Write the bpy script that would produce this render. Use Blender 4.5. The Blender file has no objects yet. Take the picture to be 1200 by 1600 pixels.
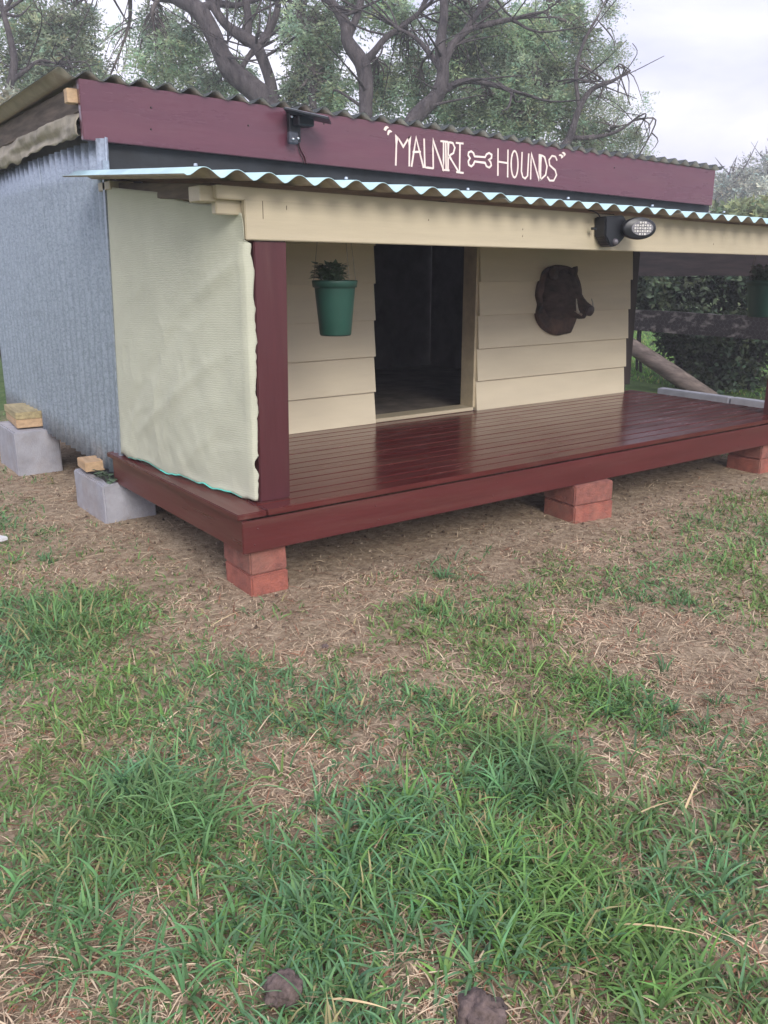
import bpy, bmesh, math, random
import numpy as np
from mathutils import Vector, Matrix, noise
random.seed(7); rng = np.random.default_rng(7)
sc = bpy.context.scene
COL = sc.collection
GZ = -0.02                                     # ground level

# ---------------------------------------------------------------- camera
CAM = np.array([-1.3843, -2.8503, 1.2507]); YAW, PITCH, F = -0.62358, -0.28074, 1336.9
cy_, sy_, cp_, sp_ = math.cos(YAW), math.sin(YAW), math.cos(PITCH), math.sin(PITCH)
FW = np.array([-sy_*cp_, cy_*cp_, sp_]); RT = np.array([cy_, sy_, 0.0]); UP = np.cross(RT, FW)
cd = bpy.data.cameras.new('camera'); cam = bpy.data.objects.new('camera', cd); COL.objects.link(cam)
m = Matrix.Identity(4)
for i in range(3):
    m[i][0], m[i][1], m[i][2], m[i][3] = RT[i], UP[i], -FW[i], CAM[i]
cam.matrix_world = m
cd.sensor_width = 36; cd.sensor_fit = 'AUTO'; cd.lens = F/1600*36; cd.clip_start = .05; cd.clip_end = 2000
sc.camera = cam

def at(x, y, ax, c):
    """world point on the plane ax = c that the photograph (1200x1600) shows at x, y"""
    d = FW + RT*(x-600)/F - UP*(y-800)/F
    i = 'XYZ'.index(ax)
    return Vector(CAM + d*(c-CAM[i])/d[i])
def ray(x, y, depth):
    return Vector(CAM + (FW + RT*(x-600)/F - UP*(y-800)/F)*depth)

# ---------------------------------------------------------------- world, sun, exposure
SUN_EL, SUN_ROT = math.radians(31), math.radians(196)
w = bpy.data.worlds.new('World'); sc.world = w; w.use_nodes = True
nt = w.node_tree; nt.nodes.clear(); N = nt.nodes.new; Lk = nt.links.new
out = N('ShaderNodeOutputWorld'); bg = N('ShaderNodeBackground'); bg.inputs[1].default_value = .1
sky = N('ShaderNodeTexSky'); sky.sky_type = 'NISHITA'; sky.sun_disc = False
sky.sun_elevation = SUN_EL; sky.sun_rotation = SUN_ROT; sky.dust_density = 3
tc = N('ShaderNodeTexCoord'); mp = N('ShaderNodeMapping'); mp.inputs['Scale'].default_value = (1, 1, 2.6)
mp.inputs['Location'].default_value = (.3, 1.7, .4)
nz = N('ShaderNodeTexNoise'); nz.inputs['Scale'].default_value = 2.6; nz.inputs['Detail'].default_value = 6; nz.inputs['Roughness'].default_value = .55
nz.inputs['Distortion'].default_value = .3
cr = N('ShaderNodeValToRGB'); e = cr.color_ramp.elements
e[0].position = .36; e[0].color = (4.7, 4.75, 6.2, 1); e[1].position = .66; e[1].color = (8.0, 7.8, 8.6, 1)
mx = N('ShaderNodeMix'); mx.data_type = 'RGBA'; mx.inputs[0].default_value = .9
Lk(tc.outputs['Generated'], mp.inputs[0]); Lk(mp.outputs[0], nz.inputs['Vector']); Lk(nz.outputs[0], cr.inputs[0])
Lk(sky.outputs[0], mx.inputs[6]); Lk(cr.outputs[0], mx.inputs[7]); Lk(mx.outputs[2], bg.inputs[0]); Lk(bg.outputs[0], out.inputs[0])
sd = bpy.data.lights.new('sun', 'SUN'); sd.energy = 1.5; sd.angle = math.radians(25); sd.color = (1, .96, .9)
so = bpy.data.objects.new('sun', sd); COL.objects.link(so)
# sun behind the camera's left shoulder, high, soft
sdir = Vector((math.sin(SUN_ROT)*math.cos(SUN_EL), math.cos(SUN_ROT)*math.cos(SUN_EL), math.sin(SUN_EL)))
so.rotation_euler = sdir.to_track_quat('Z', 'Y').to_euler()
sc.view_settings.view_transform = 'Standard'; sc.view_settings.look = 'None'
sc.view_settings.exposure = 1.03; sc.view_settings.gamma = 1; sc.view_settings.use_curve_mapping = False

# ---------------------------------------------------------------- materials
MATS = {}
def mat(name, col, rough=.6, metal=0, var=.12, vscale=6, stretch=(1, 1, 1), bump=.15, bscale=60, bstretch=None, col2=None,
        spec=.5, attr=None, transl=0, rvar=0, coat=0, bdist=.003, dust=0):
    """principled material: colour varied by noise (towards col2), fine relief by a second noise"""
    if name in MATS: return MATS[name]
    M = bpy.data.materials.new(name); M.use_nodes = True; t = M.node_tree; n = t.nodes.new; l = t.links.new
    p = t.nodes['Principled BSDF']; p.inputs['Metallic'].default_value = metal; p.inputs['Roughness'].default_value = rough
    p.inputs['Specular IOR Level'].default_value = spec; p.inputs['Coat Weight'].default_value = coat; p.inputs['Coat Roughness'].default_value = .12
    tcn = n('ShaderNodeTexCoord'); mpn = n('ShaderNodeMapping'); mpn.inputs['Scale'].default_value = stretch
    l(tcn.outputs['Object'], mpn.inputs[0])
    oi = n('ShaderNodeObjectInfo'); ad = n('ShaderNodeVectorMath'); ad.operation = 'ADD'
    sc3 = n('ShaderNodeVectorMath'); sc3.operation = 'SCALE'; sc3.inputs['Scale'].default_value = 37
    cx = n('ShaderNodeCombineXYZ')
    for k in range(3): l(oi.outputs['Random'], cx.inputs[k])
    l(cx.outputs[0], sc3.inputs[0]); l(mpn.outputs[0], ad.inputs[0]); l(sc3.outputs[0], ad.inputs[1])
    nn = n('ShaderNodeTexNoise'); nn.inputs['Scale'].default_value = vscale; nn.inputs['Detail'].default_value = 8; nn.inputs['Roughness'].default_value = .62
    l(ad.outputs[0], nn.inputs['Vector'])
    rmp = n('ShaderNodeValToRGB'); q = rmp.color_ramp.elements; q[0].position = .3; q[1].position = .7
    c2 = col2 or tuple(c*(1-var*2.2) for c in col)
    q[0].color = (*c2, 1); q[1].color = (*[min(1, c*(1+var)) for c in col], 1)
    l(nn.outputs[0], rmp.inputs[0]); cout = rmp.outputs[0]
    if attr:
        a = n('ShaderNodeAttribute'); a.attribute_name = attr
        mm = n('ShaderNodeMix'); mm.data_type = 'RGBA'; mm.blend_type = 'MULTIPLY'; mm.inputs[0].default_value = 1
        l(cout, mm.inputs[6]); l(a.outputs['Color'], mm.inputs[7]); cout = mm.outputs[2]
    if dust:                                   # dried mud and dust in patches
        nd = n('ShaderNodeTexNoise'); nd.inputs['Scale'].default_value = 3.2; nd.inputs['Detail'].default_value = 12; nd.inputs['Roughness'].default_value = .72
        l(ad.outputs[0], nd.inputs['Vector']); rd = n('ShaderNodeMapRange'); rd.inputs['From Min'].default_value = .48; rd.inputs['From Max'].default_value = .72; rd.inputs['To Max'].default_value = dust
        l(nd.outputs[0], rd.inputs[0]); md = n('ShaderNodeMix'); md.data_type = 'RGBA'; l(rd.outputs[0], md.inputs[0]); l(cout, md.inputs[6]); md.inputs[7].default_value = (.27, .21, .155, 1); cout = md.outputs[2]
    l(cout, p.inputs['Base Color'])
    if rvar:
        mr = n('ShaderNodeMapRange'); mr.inputs['To Min'].default_value = rough-rvar; mr.inputs['To Max'].default_value = rough+rvar
        mr.inputs['From Min'].default_value = .3; mr.inputs['From Max'].default_value = .7
        l(nn.outputs[0], mr.inputs[0]); l(mr.outputs[0], p.inputs['Roughness'])
    if bump:
        mb = n('ShaderNodeMapping'); mb.inputs['Scale'].default_value = bstretch or stretch; l(tcn.outputs['Object'], mb.inputs[0])
        nb = n('ShaderNodeTexNoise'); nb.inputs['Scale'].default_value = bscale; nb.inputs['Detail'].default_value = 5
        l(mb.outputs[0], nb.inputs['Vector'])
        bp = n('ShaderNodeBump'); bp.inputs['Strength'].default_value = bump; bp.inputs['Distance'].default_value = bdist
        l(nb.outputs[0], bp.inputs['Height']); l(bp.outputs[0], p.inputs['Normal'])
    if transl:
        tr = n('ShaderNodeBsdfTranslucent'); l(cout, tr.inputs[0]); ms = n('ShaderNodeMixShader'); ms.inputs[0].default_value = transl
        l(p.outputs[0], ms.inputs[1]); l(tr.outputs[0], ms.inputs[2]); l(ms.outputs[0], t.nodes['Material Output'].inputs[0])
    M['bsdf'] = 1; MATS[name] = M
    return M
MAROON = (.105, .020, .020)
m_deck = mat('maroon_deck_paint', (.10, .019, .018), .22, var=.12, vscale=5, stretch=(.5, 3, 3), bump=.06, bscale=30, rvar=.08, coat=.12, spec=.42, dust=0.16)
m_deckY = mat('maroon_paint_lengthwise', (.098, .018, .018), .32, var=.1, vscale=5, stretch=(4, .25, 4), bump=.08, bscale=30, rvar=.07, dust=0.2)
m_trim = mat('maroon_trim_paint', (.098, .018, .018), .38, var=.1, vscale=4, stretch=(.3, 3, 4), bump=.2, bscale=26, rvar=.06, dust=0.14)
m_post = mat('maroon_post_paint', (.085, .021, .026), .36, var=.12, vscale=4, stretch=(3, 3, .3), bump=.2, bscale=26, rvar=.06, dust=0.1)
m_fascia = mat('maroon_sky_sheen_paint', dust=.08, col=(.108, .033, .050), rough=.3, var=.13, vscale=3, stretch=(.5, 2, 3), bump=.3, bscale=14, bstretch=(.4, 3, 4), rvar=.08, coat=.3,
               col2=(.10, .033, .05))  # purple cast of the reflected sky painted into the maroon
m_cream = mat('cream_board_paint', (.68, .60, .44), .45, var=.05, vscale=3, stretch=(.3, 2, 2), bump=.12, bscale=40, rvar=.06, dust=0.14)
m_creamv = mat('cream_trim_paint', (.58, .49, .33), .5, var=.1, vscale=5, stretch=(.3, 3, 3), bump=.25, bscale=30)
m_beam = mat('cream_beam_paint', (.54, .465, .33), .45, var=.07, vscale=3, stretch=(.3, 2, 3), bump=.25, bscale=22, bstretch=(.25, 3, 4), dust=0.12)
m_seam = mat('dark_stain', (.03, .02, .018), .6)
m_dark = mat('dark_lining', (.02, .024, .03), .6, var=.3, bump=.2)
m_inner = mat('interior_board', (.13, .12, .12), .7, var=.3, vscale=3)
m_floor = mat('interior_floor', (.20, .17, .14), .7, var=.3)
m_brown = mat('dark_brown_timber', (.05, .034, .03), .6, var=.2, vscale=6, stretch=(3, 3, .3), bump=.4, bscale=30)
m_rafter = mat('weathered_rafter', (.16, .12, .095), .8, var=.3, vscale=9, stretch=(4, .4, 4), bump=.5, bscale=40)
m_pine = mat('raw_pine', (.50, .34, .20), .65, var=.15, vscale=9, stretch=(4, .5, 6), bump=.3, bscale=30, col2=(.36, .24, .14))
m_pale = mat('treated_pine', (.40, .33, .18), .7, var=.2, vscale=9, stretch=(4, .5, 6), bump=.3, bscale=30)
m_black = mat('black_plastic', (.012, .014, .018), .38, var=.1, bump=.05)
m_chrome = mat('bright_screw', (.7, .7, .72), .3, metal=1, var=.05, bump=0)
m_cell = mat('solar_cell_glass', (.35, .38, .45), .12, var=.05, bump=0)
m_reflector = mat('led_reflector', (.30, .29, .31), .3, metal=.5, var=.3, vscale=60, bump=0)
m_led = mat('led_cell', (.66, .64, .60), .3, var=.05, bump=0)
m_pot = mat('green_pot_plastic', (.020, .080, .060), .45, var=.08, vscale=5, bump=.08)
m_soil = mat('potting_soil', (.03, .022, .016), .95, var=.4, vscale=40, bump=.8)
m_potleaf = mat('pot_plant_leaf', (.13, .20, .12), .5, var=.3, vscale=30, bump=0, transl=.2)
m_wire = mat('thin_wire', (.12, .11, .10), .5, metal=.6, bump=0)
m_rope = mat('pale_hanger_wire', (.35, .31, .26), .6, bump=0)
m_bark_slab = mat('dark_bark_wood', (.10, .055, .038), .7, var=.4, vscale=16, bump=.9, bscale=40, bdist=.01, col2=(.012, .010, .010))
m_stripe = mat('pale_horn', (.5, .47, .40), .5, var=.2, vscale=30)
m_brick = mat('red_brick', (.31, .10, .07), .9, var=.25, vscale=22, bump=1, bscale=110, bdist=.005, col2=(.20, .07, .055), dust=0.5)
m_brick2 = mat('brown_red_brick', (.26, .095, .072), .9, var=.25, vscale=22, bump=1, bscale=110, bdist=.005, col2=(.16, .062, .05), dust=0.4)
m_block = mat('grey_concrete_block', (.36, .36, .40), .9, var=.12, vscale=10, bump=.7, bscale=130, col2=(.27, .27, .30), dust=0.5)
m_letter = mat('pale_pink_lettering', (.80, .66, .58), .5, var=.05, bump=0)
m_fence = mat('weathered_fence_timber', (.045, .032, .032), .85, var=.4, vscale=7, stretch=(4, .5, 4), bump=.6, bscale=30, col2=(.022, .018, .02))
m_lichen = mat('lichen_rail_timber', (.17, .155, .15), .9, var=.4, vscale=7, stretch=(2, 1, 2), bump=.6, bscale=30, col2=(.022, .018, .02))
for M_ in (m_lichen,):
    cr_ = [n_ for n_ in M_.node_tree.nodes if n_.type == 'VALTORGB'][0].color_ramp.elements; cr_[0].position = .52; cr_[1].position = .68
m_log = mat('grey_log', (.20, .16, .14), .85, var=.3, vscale=8, stretch=(3, .5, 3), bump=.5, bscale=30)
m_kerb = mat('pale_edging_concrete', (.36, .37, .42), .85, var=.12, vscale=8, bump=.5, bscale=90)
m_foil = mat('crumpled_beige_sarking', (.40, .35, .27), .6, var=.2, vscale=7, bump=.9, bscale=9, bdist=.02)
m_bark = mat('tree_bark', (.080, .068, .068), .9, var=.35, vscale=3, stretch=(3, 3, .8), bump=1, bscale=14, bdist=.04, col2=(.018, .015, .018))
m_twig = mat('pale_twig_bark', (.13, .11, .105), .9, var=.3, vscale=4, bump=0)
m_clod = mat('grey_brown_soil_clod', (.15, .11, .10), 1, var=.35, vscale=30, bump=1, bscale=60, bdist=.01)

def galv(name, c1, c2, sp=14, metal=.55, rough=.42):
    M = bpy.data.materials.new(name); M.use_nodes = True; t = M.node_tree; n = t.nodes.new; l = t.links.new
    p = t.nodes['Principled BSDF']; p.inputs['Metallic'].default_value = metal
    tcn = n('ShaderNodeTexCoord')
    v = n('ShaderNodeTexVoronoi'); v.inputs['Scale'].default_value = sp; l(tcn.outputs['Object'], v.inputs[0])
    v2 = n('ShaderNodeTexNoise'); v2.inputs['Scale'].default_value = sp*1.5; v2.inputs['Detail'].default_value = 3; v2.inputs['Roughness'].default_value = .7
    l(tcn.outputs['Object'], v2.inputs['Vector'])
    bw = n('ShaderNodeRGBToBW'); l(v.outputs['Color'], bw.inputs[0])
    a = n('ShaderNodeMath'); a.operation = 'MULTIPLY_ADD'; a.inputs[1].default_value = .35; l(bw.outputs[0], a.inputs[0]); l(v2.outputs[0], a.inputs[2])
    r = n('ShaderNodeValToRGB'); r.color_ramp.elements[0].position = .45; r.color_ramp.elements[1].position = .86
    r.color_ramp.elements[0].color = (*c2, 1); r.color_ramp.elements[1].color = (*c1, 1); l(a.outputs[0], r.inputs[0]); l(r.outputs[0], p.inputs['Base Color'])
    mr = n('ShaderNodeMapRange'); mr.inputs['From Min'].default_value = .4; mr.inputs['From Max'].default_value = .9
    mr.inputs['To Min'].default_value = rough-.12; mr.inputs['To Max'].default_value = rough+.14; l(a.outputs[0], mr.inputs[0]); l(mr.outputs[0], p.inputs['Roughness'])
    bp = n('ShaderNodeBump'); bp.inputs['Strength'].default_value = .12; bp.inputs['Distance'].default_value = .003; l(v2.outputs[0], bp.inputs['Height']); l(bp.outputs[0], p.inputs['Normal'])
    return M
m_galv = galv('galvanised_spangle', (.40, .46, .545), (.26, .305, .375), 80, .5)
m_under = galv('weathered_sheet_underside', (.46, .39, .31), (.32, .26, .21), 8, .2, .6)
m_roof = galv('dark_aged_roof_sheet', (.055, .064, .066), (.026, .032, .036), 9, .2, .6)
m_aqua = galv('pale_aqua_painted_sheet', (.45, .63, .67), (.36, .54, .59), 6, .0, .45)
m_aquaedge = mat('aqua_cloth_selvedge', (.12, .62, .52), .7, var=.1)

def shade_mat():
    M = mat('woven_shade_cloth', (.51, .515, .405), .85, var=.05, vscale=3, bump=0)
    t = M.node_tree; n = t.nodes.new; l = t.links.new; p = t.nodes['Principled BSDF']
    tcn = n('ShaderNodeTexCoord'); mp = n('ShaderNodeMapping'); mp.inputs['Rotation'].default_value = (math.radians(2), 0, 0); l(tcn.outputs['Object'], mp.inputs[0])
    wv = n('ShaderNodeTexWave'); wv.bands_direction = 'Z'; wv.inputs['Scale'].default_value = 34; wv.inputs['Distortion'].default_value = 5
    wv.inputs['Detail'].default_value = 3; wv.inputs['Detail Scale'].default_value = 1.6
    l(mp.outputs[0], wv.inputs['Vector'])
    w2 = n('ShaderNodeTexWave'); w2.bands_direction = 'Y'; w2.inputs['Scale'].default_value = 60; w2.inputs['Distortion'].default_value = 1
    l(mp.outputs[0], w2.inputs['Vector'])
    ad = n('ShaderNodeMath'); ad.operation = 'MULTIPLY_ADD'; ad.inputs[1].default_value = .4; l(w2.outputs[0], ad.inputs[0]); l(wv.outputs[0], ad.inputs[2])
    bp = n('ShaderNodeBump'); bp.inputs['Strength'].default_value = .22; bp.inputs['Distance'].default_value = .0018
    l(ad.outputs[0], bp.inputs['Height']); l(bp.outputs[0], p.inputs['Normal'])
    return M
m_shade = shade_mat()

def ground_mat():
    M = bpy.data.materials.new('soil_and_dry_grass'); M.use_nodes = True; t = M.node_tree; n = t.nodes.new; l = t.links.new
    p = t.nodes['Principled BSDF']; p.inputs['Roughness'].default_value = 1; p.inputs['Specular IOR Level'].default_value = .15
    g = n('ShaderNodeNewGeometry')
    def noi(s, d=6, r=.6):
        x = n('ShaderNodeTexNoise'); x.inputs['Scale'].default_value = s; x.inputs['Detail'].default_value = d; x.inputs['Roughness'].default_value = r
        l(g.outputs['Position'], x.inputs['Vector']); return x
    def ramp(src, *st):
        r = n('ShaderNodeValToRGB'); el = r.color_ramp.elements
        while len(el) < len(st): el.new(.5)
        for k, (a, c) in enumerate(st): el[k].position = a; el[k].color = (*c, 1)
        l(src, r.inputs[0]); return r.outputs[0]
    soil = ramp(noi(26, 8, .7).outputs[0], (.28, (.15, .105, .072)), (.5, (.38, .29, .20)), (.72, (.60, .48, .35)))
    lawn = ramp(noi(9, 10, .75).outputs[0], (.3, (.045, .085, .03)), (.5, (.09, .15, .05)), (.75, (.16, .20, .08)))
    big = noi(.8, 4)
    # distance from the kennel's yard: lawn takes over outside it
    sx = n('ShaderNodeSeparateXYZ'); l(g.outputs['Position'], sx.inputs[0])
    dx = n('ShaderNodeMath'); dx.operation = 'SUBTRACT'; dx.inputs[1].default_value = 1.5; l(sx.outputs[0], dx.inputs[0])
    dy = n('ShaderNodeMath'); dy.operation = 'SUBTRACT'; dy.inputs[1].default_value = .6; l(sx.outputs[1], dy.inputs[0])
    cb = n('ShaderNodeCombineXYZ'); l(dx.outputs[0], cb.inputs[0]); l(dy.outputs[0], cb.inputs[1])
    ln = n('ShaderNodeVectorMath'); ln.operation = 'LENGTH'; l(cb.outputs[0], ln.inputs[0])
    ad = n('ShaderNodeMath'); ad.operation = 'MULTIPLY_ADD'; ad.inputs[1].default_value = 1.6; l(big.outputs[0], ad.inputs[0]); l(ln.outputs['Value'], ad.inputs[2])
    mr = n('ShaderNodeMapRange'); mr.inputs['From Min'].default_value = 4.9; mr.inputs['From Max'].default_value = 5.7; l(ad.outputs[0], mr.inputs[0])
    mxx = n('ShaderNodeMix'); mxx.data_type = 'RGBA'; l(mr.outputs[0], mxx.inputs[0]); l(soil, mxx.inputs[6]); l(lawn, mxx.inputs[7]); l(mxx.outputs[2], p.inputs['Base Color'])
    bp = n('ShaderNodeBump'); bp.inputs['Strength'].default_value = 1; bp.inputs['Distance'].default_value = .02
    l(noi(45, 8, .75).outputs[0], bp.inputs['Height']); l(bp.outputs[0], p.inputs['Normal'])
    return M
m_ground = ground_mat()

# ---------------------------------------------------------------- object helpers
HAZE = .0062
def tag(o, label=None, cat=None, group=None, kind=None):
    for k, v in (('label', label), ('category', cat), ('group', group), ('kind', kind)):
        if v: o[k] = v
    return o
def empty(name, loc, label, cat, group=None):
    o = bpy.data.objects.new(name, None); COL.objects.link(o); o.location = loc; o.empty_display_size = .1
    return tag(o, label, cat, group)
def adopt(child, parent):
    """parent keeping the world place (all geometry is written in world coordinates)"""
    child.parent = parent
    if parent.type == 'EMPTY': child.matrix_parent_inverse = Matrix.Translation(parent.location).inverted()
    return child
def bm_obj(name, bm, mt, parent=None, smooth=False):
    me = bpy.data.meshes.new(name); bmesh.ops.recalc_face_normals(bm, faces=bm.faces); bm.to_mesh(me); bm.free()
    for x in (mt if isinstance(mt, (list, tuple)) else [mt]): me.materials.append(x)
    if smooth: me.shade_smooth()
    o = bpy.data.objects.new(name, me); COL.objects.link(o)
    if parent: adopt(o, parent)
    return o
def py_obj(name, verts, faces, mt, parent=None, smooth=False, cols=None):
    me = bpy.data.meshes.new(name)
    verts = np.asarray(verts, np.float32); faces = np.asarray(faces, np.int32); k = faces.shape[1]
    me.vertices.add(len(verts)); me.vertices.foreach_set('co', verts.ravel())
    me.loops.add(faces.size); me.loops.foreach_set('vertex_index', faces.ravel())
    me.polygons.add(len(faces)); me.polygons.foreach_set('loop_start', np.arange(len(faces), dtype=np.int32)*k)
    me.update(calc_edges=True)
    if smooth: me.shade_smooth()
    if cols is not None:
        a = me.color_attributes.new('Col', 'FLOAT_COLOR', 'POINT'); c4 = np.ones((len(verts), 4), np.float32); c4[:, :3] = cols; a.data.foreach_set('color', c4.ravel())
    for x in (mt if isinstance(mt, (list, tuple)) else [mt]): me.materials.append(x)
    o = bpy.data.objects.new(name, me); COL.objects.link(o)
    if parent: adopt(o, parent)
    return o
def hexa(bm, P):
    """P: 8 corners, order (x0y0,x1y0,x1y1,x0y1) bottom then top"""
    v = [bm.verts.new(p) for p in P]
    for f in ((0, 3, 2, 1), (4, 5, 6, 7), (0, 1, 5, 4), (1, 2, 6, 5), (2, 3, 7, 6), (3, 0, 4, 7)): bm.faces.new([v[i] for i in f])
    return v
def box_pts(x0, x1, y0, y1, z0, z1):
    return [(x0, y0, z0), (x1, y0, z0), (x1, y1, z0), (x0, y1, z0), (x0, y0, z1), (x1, y0, z1), (x1, y1, z1), (x0, y1, z1)]
def board(name, P, mt, parent=None, bev=.002, seg=1, wob=0):
    bm = bmesh.new()
    if len(P) == 6: P = box_pts(*P)
    hexa(bm, P)
    if bev: bmesh.ops.bevel(bm, geom=list(bm.edges), offset=bev, segments=seg, affect='EDGES', clamp_overlap=True)
    return bm_obj(name, bm, mt, parent)
def sweep(bm, pts, rad, n=8, cap=True, noise_amp=0, nscale=3):
    pts = [Vector(p) for p in pts]; rings = []
    prev = None
    for i, p in enumerate(pts):
        t = (pts[min(i+1, len(pts)-1)] - pts[max(i-1, 0)]).normalized()
        if prev is None: a = t.orthogonal().normalized()
        else: a = (prev - t*prev.dot(t)).normalized()
        prev = a; b = t.cross(a); r = rad[i] if isinstance(rad, (list, tuple, np.ndarray)) else rad
        ring = []
        for k in range(n):
            q = a*math.cos(2*math.pi*k/n) + b*math.sin(2*math.pi*k/n)
            rr = r
            if noise_amp: rr *= 1 + noise_amp*noise.noise((p+q*r)*nscale)
            ring.append(bm.verts.new(p+q*rr))
        rings.append(ring)
    for A, B in zip(rings, rings[1:]):
        for k in range(n): bm.faces.new((A[k], A[(k+1) % n], B[(k+1) % n], B[k]))
    if cap:
        bm.faces.new(rings[0][::-1]); bm.faces.new(rings[-1])
def tube(name, pts, rad, mt, parent=None, n=8, **kw):
    bm = bmesh.new(); sweep(bm, pts, rad, n, **kw); return bm_obj(name, bm, mt, parent, True)
def smooth_path(pts, sub=5):
    pts = [np.array(p, float) for p in pts]; o = []
    for i in range(len(pts)-1):
        p0, p1, p2, p3 = pts[max(i-1, 0)], pts[i], pts[i+1], pts[min(i+2, len(pts)-1)]
        for s in range(sub):
            t = s/sub; o.append(.5*((2*p1)+(-p0+p2)*t+(2*p0-5*p1+4*p2-p3)*t*t+(-p0+3*p1-3*p2+p3)*t**3))
    o.append(pts[-1]); return o
def lathe(bm, prof, c, n=32):
    rings = []
    for r, z in prof:
        rings.append([bm.verts.new((c[0]+r*math.cos(2*math.pi*k/n), c[1]+r*math.sin(2*math.pi*k/n), c[2]+z)) for k in range(n)])
    for A, B in zip(rings, rings[1:]):
        for k in range(n): bm.faces.new((A[k], A[(k+1) % n], B[(k+1) % n], B[k]))
    return rings

# ---------------------------------------------------------------- ground
KX0, KX1, KY1 = -.02, 3.86, 3.7
def gh(x, y):
    return GZ + .012*noise.noise((x*1.3, y*1.3, 0)) + .006*noise.noise((x*5, y*5, 3)) + .004*noise.noise((x*14, y*14, 5))
def ground():
    xs = np.concatenate([np.geomspace(180, 9, 16)*-1, np.linspace(-6, 9, 260), np.geomspace(12, 180, 16)])
    ys = np.concatenate([np.geomspace(180, 9, 16)*-1, np.linspace(-6, 8, 240), np.geomspace(11, 180, 16)])
    V = []; nx = len(xs)
    for y in ys:
        for x in xs: V.append((x, y, gh(x, y) if abs(x) < 9.5 and abs(y) < 8.5 else GZ))
    i, j = np.meshgrid(np.arange(nx-1), np.arange(len(ys)-1)); a = (j*nx+i).ravel()
    o = py_obj('ground', V, np.stack([a, a+1, a+nx+1, a+nx], 1), m_ground, smooth=True)
    tag(o, kind='structure')
ground()

# ---------------------------------------------------------------- kennel
K = empty('dog_kennel', (1.9, 1.9, .15), 'maroon and cream dog kennel with corrugated roofs, shade cloth side and glossy maroon verandah deck', 'dog kennel')
DT = .3356                                     # deck top
DROP = -.0222                                  # the roof line falls slightly to the right
WY = 1.338                                     # front wall plane
# deck boards
bw, gap = .0885, .0045
y = .012
k = 0
while y < WY-.01:
    y1 = min(y+bw, WY+.03)
    zz = random.uniform(-.0008, .0008)
    board('deck_board', (.118, 3.98, y, y1, DT-.024+zz, DT+zz), m_deck, K, .0035, 2)
    y = y1+gap; k += 1
EB = [(-.012, .012), (.1135, .012), (.1135, 1.45), (-.034, 1.45)]
board('edge_board', [(x, y, DT-.024) for x, y in EB]+[(x, y, DT-.0005) for x, y in EB], m_deckY, K, .0035, 2)
fr = board('deck_fascia', (-.001, 3.99, -.0, .011-.002, .178, .308), m_trim, K, .003, 2)
fr.location = (0, 0, 0)
EF = [(.006, .0095), (.03, .0095), (.010, 1.43), (-.014, 1.43)]
board('deck_fascia', [(x, y, .178) for x, y in EF]+[(x, y, .308) for x, y in EF], m_deckY, K, .003, 2)
board('deck_fascia', (3.955, 3.978, .0095, 1.40, .178, .308), m_deckY, K, .003, 2)
for yy in (.2, .6, 1.0): board('joist', (.04, 3.83, yy, yy+.045, .19, DT-.026), m_rafter, K, .002)
for x in (.06, .62, 1.3, 1.95, 2.6, 3.3):      # nail heads on the fascia
    for zz in (.21, .272):
        bm = bmesh.new(); bmesh.ops.create_uvsphere(bm, u_segments=8, v_segments=4, radius=.0035, matrix=Matrix.Translation((x+random.uniform(-.02, .02), 0, zz)))
        bm_obj('nail', bm, m_trim, fr)
# floor frame of the house behind the deck
board('floor_panel', (.03, 3.82, WY+.02, 3.66, .30, .335), m_floor, K)
for xx in (.05, 1.3, 2.5, 3.76): board('bearer', (xx, xx+.05, WY+.06, 3.66, .20, .298), m_rafter, K)
# weatherboards
rows = [(.338, .545), (.545, .752), (.752, .960), (.960, 1.168), (1.168, 1.376), (1.376, 1.58)]
def weather(x0, x1):
    for z0, z1 in rows:
        sk = .0035*(random.random()-.5)
        zb, zt = z0-.018, z1
        board('weatherboard', [(x0, WY-.024, zb), (x1, WY-.024, zb+sk), (x1, WY+.006, zb+sk), (x0, WY+.006, zb),
                               (x0, WY-.003, zt), (x1, WY-.003, zt), (x1, WY+.012, zt), (x0, WY+.012, zt)], m_cream, K, .0015)
rows[0] = (.353, .545)
weather(.05, 1.553); weather(2.362, 3.835)
# wall linings, jambs, door opening
DX0, DX1 = 1.553, 2.362
WT = .125
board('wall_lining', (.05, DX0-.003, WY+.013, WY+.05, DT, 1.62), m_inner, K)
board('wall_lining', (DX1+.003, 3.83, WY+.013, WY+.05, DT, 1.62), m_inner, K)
board('door_jamb', (DX0-.028, DX0, WY+.0125, WY+WT, DT+.001, 1.62), m_creamv, K)
board('door_jamb', (DX1-.018, DX1+.003, WY+.000, WY+WT, DT+.02, 1.62), m_creamv, K)
board('door_sill', (DX0+.001, DX1-.019, WY-.012, WY+WT, DT+.001, DT+.024), m_beam, K, .003)
board('corner_board', (3.838, 3.86, WY-.01, WY+.08, DT+.002, 1.62), m_brown, K)
# interior
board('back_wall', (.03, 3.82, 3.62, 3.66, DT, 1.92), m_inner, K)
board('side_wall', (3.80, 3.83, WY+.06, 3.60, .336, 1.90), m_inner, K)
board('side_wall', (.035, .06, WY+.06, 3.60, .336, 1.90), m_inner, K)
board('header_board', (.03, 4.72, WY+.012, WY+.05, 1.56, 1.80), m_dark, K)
board('ceiling', (.03, 3.83, WY+.06, 3.60, 1.88, 1.895), m_inner, K)
# dark side stud beyond the wall's right corner
board('side_post', (3.945, 4.055, 1.44, 1.52, .365, 1.62), m_brown, K, .004)
board('side_rail', (3.865, 4.05, 1.525, 1.57, 1.56, 1.62), m_brown, K, .004)
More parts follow.
